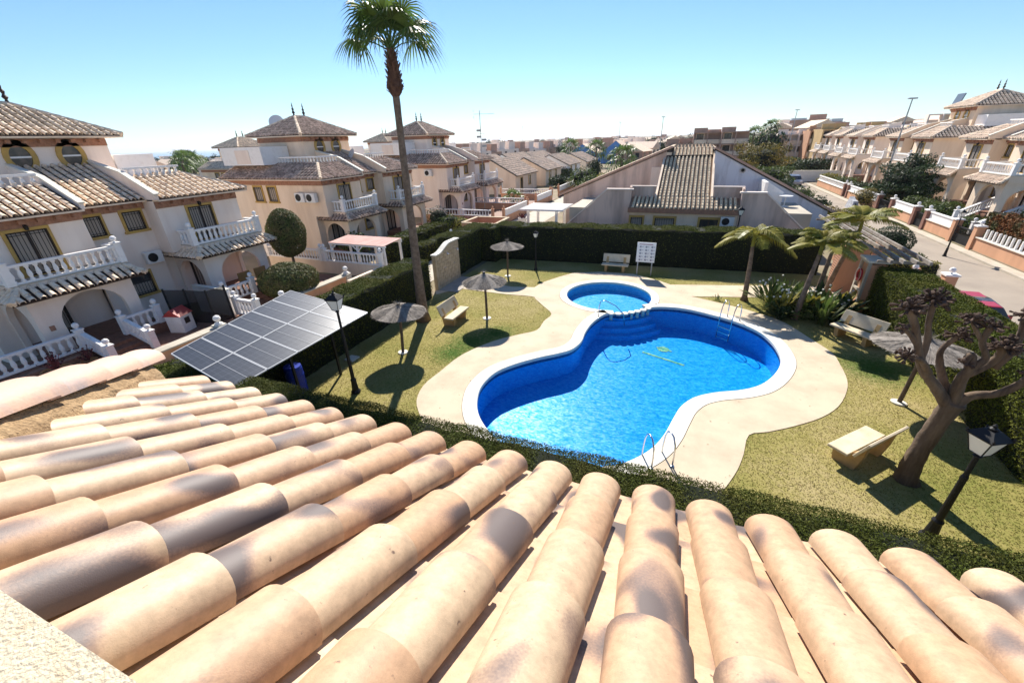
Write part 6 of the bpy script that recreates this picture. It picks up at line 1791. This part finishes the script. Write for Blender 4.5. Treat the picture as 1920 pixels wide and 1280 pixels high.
for i, (lab, px, Y, rx, rz_, m) in enumerate((('round clipped bush by the footpath, nearest', 1060,88,1.6,1.1,M_LEAFD),('dark hedge-like bush before the blue houses',1085,105,2.2,1.6,M_LEAFD),('pale leafy shrub beside the stained gable verge',1108,62,1.6,1.3,M_LEAF),
    ('bushy green shrub at the path corner',1095,66,2.2,1.8,M_LEAF),('yellowish shrub beside the stained gable verge',1140,70,1.9,1.2,M_LEAFY),('rounded bush left of the footpath',1050,72,1.8,1.0,M_LEAFD),('tall clipped cypress block near the blue houses',1118,84,1.3,2.0,M_LEAFD),
    ('brownish shrub behind the gable verge',1205,75,2.0,1.6,M_LEAFO),('dark shrub under the blue house palms',1100,118,3.0,2.0,M_LEAFD))):
    q = onY(px, 290, Y); shrub('shrub', lab, q.x, Y, rx, rx, rz_, 0, 1500, .28, m, cat='shrub', noise=.2)
q = onY(1425,300,80); shrub('autumn_tree', 'spreading yellow-brown autumn tree beyond the gable roof', q.x, 80, 4.2, 4.0, 2.3, 1.2, 6000, .32, M_LEAFO, cat='tree', noise=.35, shell=.45)
q = onY(1405,310,74); shrub('autumn_tree', 'smaller ochre tree left of the spreading one', q.x-.5, 76, 2.2, 2.0, 1.5, .8, 2500, .3, M_LEAFO, cat='tree', noise=.3, shell=.45)
q = onY(1450,320,68); shrub('shrub', 'green bush in front of the autumn tree', q.x, 68, 2.5, 2.2, 1.5, .4, 3500, .25, M_LEAF, noise=.3)
q = onY(1462,335,60); shrub('shrub', 'dark brown-green shrub below the autumn tree', q.x, 60, 2.0, 2.0, 1.2, 0, 2500, .25, M_LEAFD, noise=.3)
# salmon stepped apartments
def flats(name, label, px0, px1, Y, H, wm, steps, storeys=2, depth=12, group=None, base=0.0):
    a = onY(px0, 280, Y).x; b = onY(px1, 280, Y).x; w = b-a
    t = thing(name, label, 'apartment building', ((a+b)/2, Y, base)); hw = w/2
    m = MB(); roofm = MB(); rail = MB(); sh = H/storeys
    n = len(steps)
    for i, s in enumerate(steps):
        x0 = -hw+w*i/n; x1 = -hw+w*(i+1)/n
        m.box(x0+.001*i, s[1]*.5, 0, x1, depth, H*s[0])
        for k in range(storeys):
            z = k*sh
            if z+1 > H*s[0]: continue
            # recessed loggia with balcony front
            m.box(x0, s[1]*.5-1.5, z+sh-.25, x1, s[1]*.5, z+sh-.05)
            m.box(x0, s[1]*.5-1.5, z, x0+.25, s[1]*.5, z+sh-.25)
            rail.box(x0+.25, s[1]*.5-1.5, z+.02, x1, s[1]*.5-1.38, z+.95)
    m.obj('wall', wm, t); rail.obj('balcony_front', M_WALLC, t)
    for i, s in enumerate(steps):
        x0 = -hw+w*i/n; x1 = -hw+w*(i+1)/n
        for k in range(storeys):
            z = k*sh
            if z+2.4 > H*s[0]: continue
            window(t, 'y', s[1]*.5, x0+.25*(x1-x0), x0+.75*(x1-x0), z+.9, z+2.2, sgn=-1, grille=False, fm=M_WALLC, double=True, fw=.2)
    k = MB()
    for i, s in enumerate(steps):
        x0 = -hw+w*i/n; x1 = -hw+w*(i+1)/n
        k.box(x0, s[1]*.5-.1, H*s[0]+.002, x1-.02, s[1]*.5+.2, H*s[0]+.9); 
    k.obj('roof_parapet', wm, t)
    return t
flats('salmon_flats', 'stepped salmon apartment block straight behind the gable house', 1248, 1400, 120, 7.8, M_PINKH, [(.72,0),(.72,2),(1,0),(.95,2),(1,0),(.86,1)], 3)
t = flats('ochre_flats', 'ochre apartment block with crossed outside stairs', 1530, 1668, 105, 7.6, M_YELH, [(1,0),(1,1),(.9,3),(1,3),(1,1),(.95,0)], 3)
sx = [c for c in t.children][0]
m = MB()
for s in (-1,1):
    m.bar((1+s*.8,-5.0,4.6),(1+s*5.6,-5.0,.9),.8,1.0); m.bar((1+s*.8,-5.0,4.6),(1+s*5.2,-4.6,7.4),.8,.9)
m.box(-.2,-5.6,4.1,2.2,-4.4,5.1); m.bar((1,-5,0),(1,-5,4.3),.5,.5); m.bar((-1.6,-5,0),(-1.6,-5,2.6),.4,.4); m.bar((3.6,-5,0),(3.6,-5,2.6),.4,.4)
m.obj('crossed_stairs', M_YELH, t)
flats('cream_flats', 'cream apartment block with shaded balconies left of the ochre block', 1452, 1508, 118, 6.9, M_WALL, [(1,0),(.95,1),(1,0)], 3)
flats('orange_flats', 'narrow orange gabled apartment block between cream and ochre blocks', 1508, 1532, 112, 7.4, M_ORANGE, [(1,0),(.9,0)], 3)
flats('cream_flats', 'white terraced flats partly hidden behind the right tower villa', 1690, 1790, 125, 9.8, M_WALL, [(.75,0),(.8,1),(.9,0),(1,1)], 3)
q0 = onY(1482,315,82).x; q1 = onY(1600,315,82).x
t = thing('boundary_wall', 'long white boundary wall below the apartment blocks', 'wall', (0,0,0)); MB().box(q0,82,0,q1,82.3,1.7).obj('wall_body', M_WHITE, t); MB().box(q0,81.95,1.702,q1,82.35,1.8).obj('coping', M_STONE, t)
for lb, px, Y, r in (('dark green hedge mass before the ochre stairs',1530,92,3.4),('clipped light hedge left of the orange block',1485,96,2.4)):
    q = onY(px,300,Y); shrub('shrub', lb, q.x, Y, r, 1.6, 1.3, .6, 2500, .3, M_LEAFD if r > 3 else M_LEAF)
# street lights
for i, (lab, px, pyt, Y) in enumerate((('tall street light leaning into the sky at the upper right',1711,186,58),('street light above the cream apartment block',1495,207,100),('street light above the salmon block',1244,220,105),('distant street light over the blue houses',1163,230,165),('distant street light left of the footpath',980,238,190))):
    q = onY(px, pyt, Y); t = thing('street_light', lab, 'street light', (q.x,Y,0))
    MB().tube([(0,0,0),(0,0,q.z*.5),(0,0,q.z)], [.11,.08,.05], 8).obj('pole', M_GREYM, t); MB().box(-.35,-.2,q.z,.35,.15,q.z+.12).obj('lamp_head', M_GREYM, t)
tw = thing('solar_board', 'solar panel board on a frame beside the right tower roof', 'solar panel', (0,0,0)); q = onX(1793,190,33)
MB().hexa([(q.x-.1,q.y-1.0,q.z-.9),(q.x-.1,q.y+1.0,q.z-.9),(q.x+.3,q.y+1.0,q.z+.9),(q.x+.3,q.y-1.0,q.z+.9),(q.x,q.y-1.0,q.z-.95),(q.x,q.y+1.0,q.z-.95),(q.x+.4,q.y+1.0,q.z+.85),(q.x+.4,q.y-1.0,q.z+.85)]).obj('panel', M_SOLAR, tw)
MB().box(q.x+.05,q.y-.05,6.8,q.x+.15,q.y+.05,q.z-.5).obj('post', M_GREYM, tw)

# ------------------------------------------------------------------ the town out to the horizon
FG = 'small houses of the distant town'
def far_house(wm, tm, w, d, h, k, lb):
    t = thing('distant_house', lb, 'house', (0,0,0), 0, FG)
    MB().box(-w/2,-d/2,0,w/2,d/2,h).obj('wall', wm, t)
    if k == 0:
        m = MB(); m.wallpoly([(-w/2-.4,h),(w/2+.4,h),(0,h+1.9)], 'y', -d/2-.3, d/2+.3); m.obj('roof', tm, t)
    elif k == 1:
        m = MB(); m.wallpoly([(-d/2-.4,h),(d/2+.4,h),(0,h+1.9)], 'x', -w/2-.3, w/2+.3); m.obj('roof', tm, t)
    else:
        MB().box(-w/2,-d/2,h,w/2,-d/2+.25,h+.9).obj('parapet', wm, t); MB().box(-w*.1,0,h+.001,w*.35,d*.4,h+2.4).obj('stair_tower', wm, t)
    m = MB()
    for z in ([1.0] if h < 4 else [1.0,4.0]):
        for u in (-.32,0,.32): m.box(u*w-.55,-d/2-.04,z,u*w+.55,-d/2-.002,z+1.3)
        for u in (-.25,.25): m.box(w/2+.002,u*d-.55,z,w/2+.04,u*d+.55,z+1.3)
    m.obj('windows', M_GLASS, t)
    return t
protos = [far_house(M_PINKH, M_FTILE, 8,9,5.6,0,'distant two-storey salmon house with a gabled brown roof'), far_house(M_WALLC, M_FTILE2, 9,8,5.8,1,'distant two-storey cream house with a pale tiled roof'), far_house(M_WALL, M_FTILE2, 8,8,3.2,0,'distant low white house with a gabled pale roof'), far_house(M_PINKH, M_FTILE, 10,8,6.2,2,'distant flat-roofed salmon house with a roof-top room'), far_house(M_WALL, M_FTILE, 8,9,6.0,2,'distant flat-roofed white house with a roof-top room'), far_house(M_WALLC, M_FTILE, 9,9,3.1,1,'distant low cream house under a wide tiled roof')]
used = set(); rnd = random.Random(5)
def put(i, x, y, z=0.0, rz=0.0):
    o = protos[i] if i not in used else copy_tree(protos[i])
    used.add(i); o.location = (x,y,z); o.rotation_euler = (0,0,rz); WLOC[o.name] = (x,y,z)
# long terraces seen left of centre
def hx(px, Y): return onY(px, 275, Y).x
for (pa, Ya, pb, Yb, n, k) in ((850,120,1130,235,16,3),(880,170,1190,300,15,0),(1190,140,1250,200,5,0),(1190,190,1260,260,6,4),(905,240,1210,420,16,1),(1130,200,1190,215,4,3)):
    for j in range(n):
        u = j/(n-1); Y = Ya+(Yb-Ya)*u; x = hx(pa+(pb-pa)*u, Y); put((k+(j*j % 3)) % 6, x, Y, -1.9+rnd.uniform(-.4,.4), -.25+rnd.uniform(-.05,.05))
for j in range(70):
    Y = rnd.uniform(230, 620); px = rnd.uniform(860, 1460); put(rnd.randrange(6), hx(px, Y), Y, -1.5+rnd.uniform(-1,1), rnd.choice([0,-.3,.2]))
for j in range(26):
    Y = rnd.uniform(150, 330); px = rnd.uniform(1440, 1800); put(rnd.randrange(6), hx(px, Y), Y, rnd.uniform(0,4), rnd.choice([0,-.3,.2]))
for j in range(16):
    Y = rnd.uniform(60, 170); px = rnd.uniform(225, 480)
    if abs(hx(px,Y)+58) < 22 and abs(Y-50) < 26: continue
    if hx(px,Y) > -400: put(rnd.choice([1,2,5,4]), hx(px, Y), Y, -3.2, rnd.choice([0,.3]))
GT = 'distant trees of the town'
for j in range(60):
    Y = rnd.uniform(95, 420); px = rnd.uniform(840, 1900)
    if 1040 < px < 1190 and Y < 160: continue
    x = hx(px, Y)
    if 12 < x < 45 and Y < 115: continue
    r = rnd.uniform(1.8,3.6)
    if j == 0: proto_t = shrub('distant_tree', 'distant rounded green tree among the town houses', x, Y, 3, 3, 2.6, .9, 500, .7, M_LEAFD, group=GT, cat='tree', noise=.3); proto_t.scale = (r/3,)*3
    else:
        c = copy_tree(proto_t); c.location = (x,Y,0); c.scale = (r/3,r/3,r/3*rnd.uniform(.8,1.3)); c.rotation_euler = (0,0,rnd.uniform(0,6))
for j in range(46):
    px = rnd.uniform(215, 470); Y = rnd.uniform(110, 240); x = hx(px, Y)
    if x < -400: continue
    c = copy_tree(proto_t); c.location = (x,Y,-2.5); r = rnd.uniform(1.8,3.2); c.scale = (r/3*1.3,r/3*1.3,r/3); c.rotation_euler = (0,0,rnd.uniform(0,6))
PT = None
for j in range(10):
    px = rnd.uniform(318, 352+ j*2); Y = rnd.uniform(75, 110); x = hx(px, Y)
    if PT is None: PT = fan_palm('distant_fan_palm', 'distant feathery palm on the left skyline', x, Y, 5.2, n_fr=18, fl=2.6, lod=0, skirt=False, r0=.3, r1=.25, group='palms on the left skyline')
    else: c = copy_tree(PT); c.location = (x,Y,rnd.uniform(-1.2,.3)); c.rotation_euler = (0,0,rnd.uniform(0,6))
# far blocks
M_FARB = mat('far_tower_concrete', (.36,.40,.45), .9)
for lb, px, Y, w, h in (('far grey tower block on the skyline, left one',1462,1500,22,32),('far wide tower block on the skyline, middle one',1486,1500,36,38),('far small block on the skyline, right one',1556,1300,22,30)):
    t = thing('tower_block', lb, 'tower block', (hx(px,Y),Y,0)); MB().box(-w/2,0,0,w/2,20,h).obj('wall', M_FARB, t)
    k = MB()
    for z in range(3, int(h)-3, 4): k.box(-w/2+2,-.3,z,w/2-2,-.02,z+1.6)
    k.obj('windows', M_GLASS, t)
M_SEA = mat('sea_water', (.10,.25,.36), .35, spec=.5)
struct(MB().add([(-30000,-3000,-26),(3000,-3000,-26),(3000,29000,-26),(-30000,29000,-26)], [(0,1,2,3)]).obj('sea', M_SEA))
M_SCRUB = mat('distant_scrub', (.06,.085,.03), .95, (.20,.17,.10), .05, .4, .65)

# ------------------------------------------------------------------ thin sea air
hz = bpy.data.materials.new('thin_sea_haze'); hz.use_nodes = True
hn = hz.node_tree; hn.nodes.remove(hn.nodes['Principled BSDF'])
pv = hn.nodes.new('ShaderNodeVolumePrincipled'); pv.inputs['Color'].default_value = (.86,.90,.95,1); pv.inputs['Density'].default_value = .00012; pv.inputs['Anisotropy'].default_value = .3
hn.links.new(pv.outputs[0], hn.nodes['Material Output'].inputs['Volume'])
o = MB().box(-30500,-3500,-27,6500,29500,62).obj('haze', hz); o['kind'] = 'stuff'

bpy.context.view_layer.update()
# stand every group empty at the foot of its own thing
for o in [x for x in COL.objects if x.parent is None and x.type == 'EMPTY' and x.location.length < 1e-6 and x.name not in ('swimming_pool','house')]:
    P = [ch.matrix_local @ Vector(c) for ch in o.children for c in ch.bound_box]
    if not P or tuple(o.scale) != (1,1,1): continue
    b = Vector(((min(p.x for p in P)+max(p.x for p in P))/2, (min(p.y for p in P)+max(p.y for p in P))/2, min(p.z for p in P)))
    for ch in o.children: ch.matrix_local = Matrix.Translation(-b) @ ch.matrix_local
    o.location = b
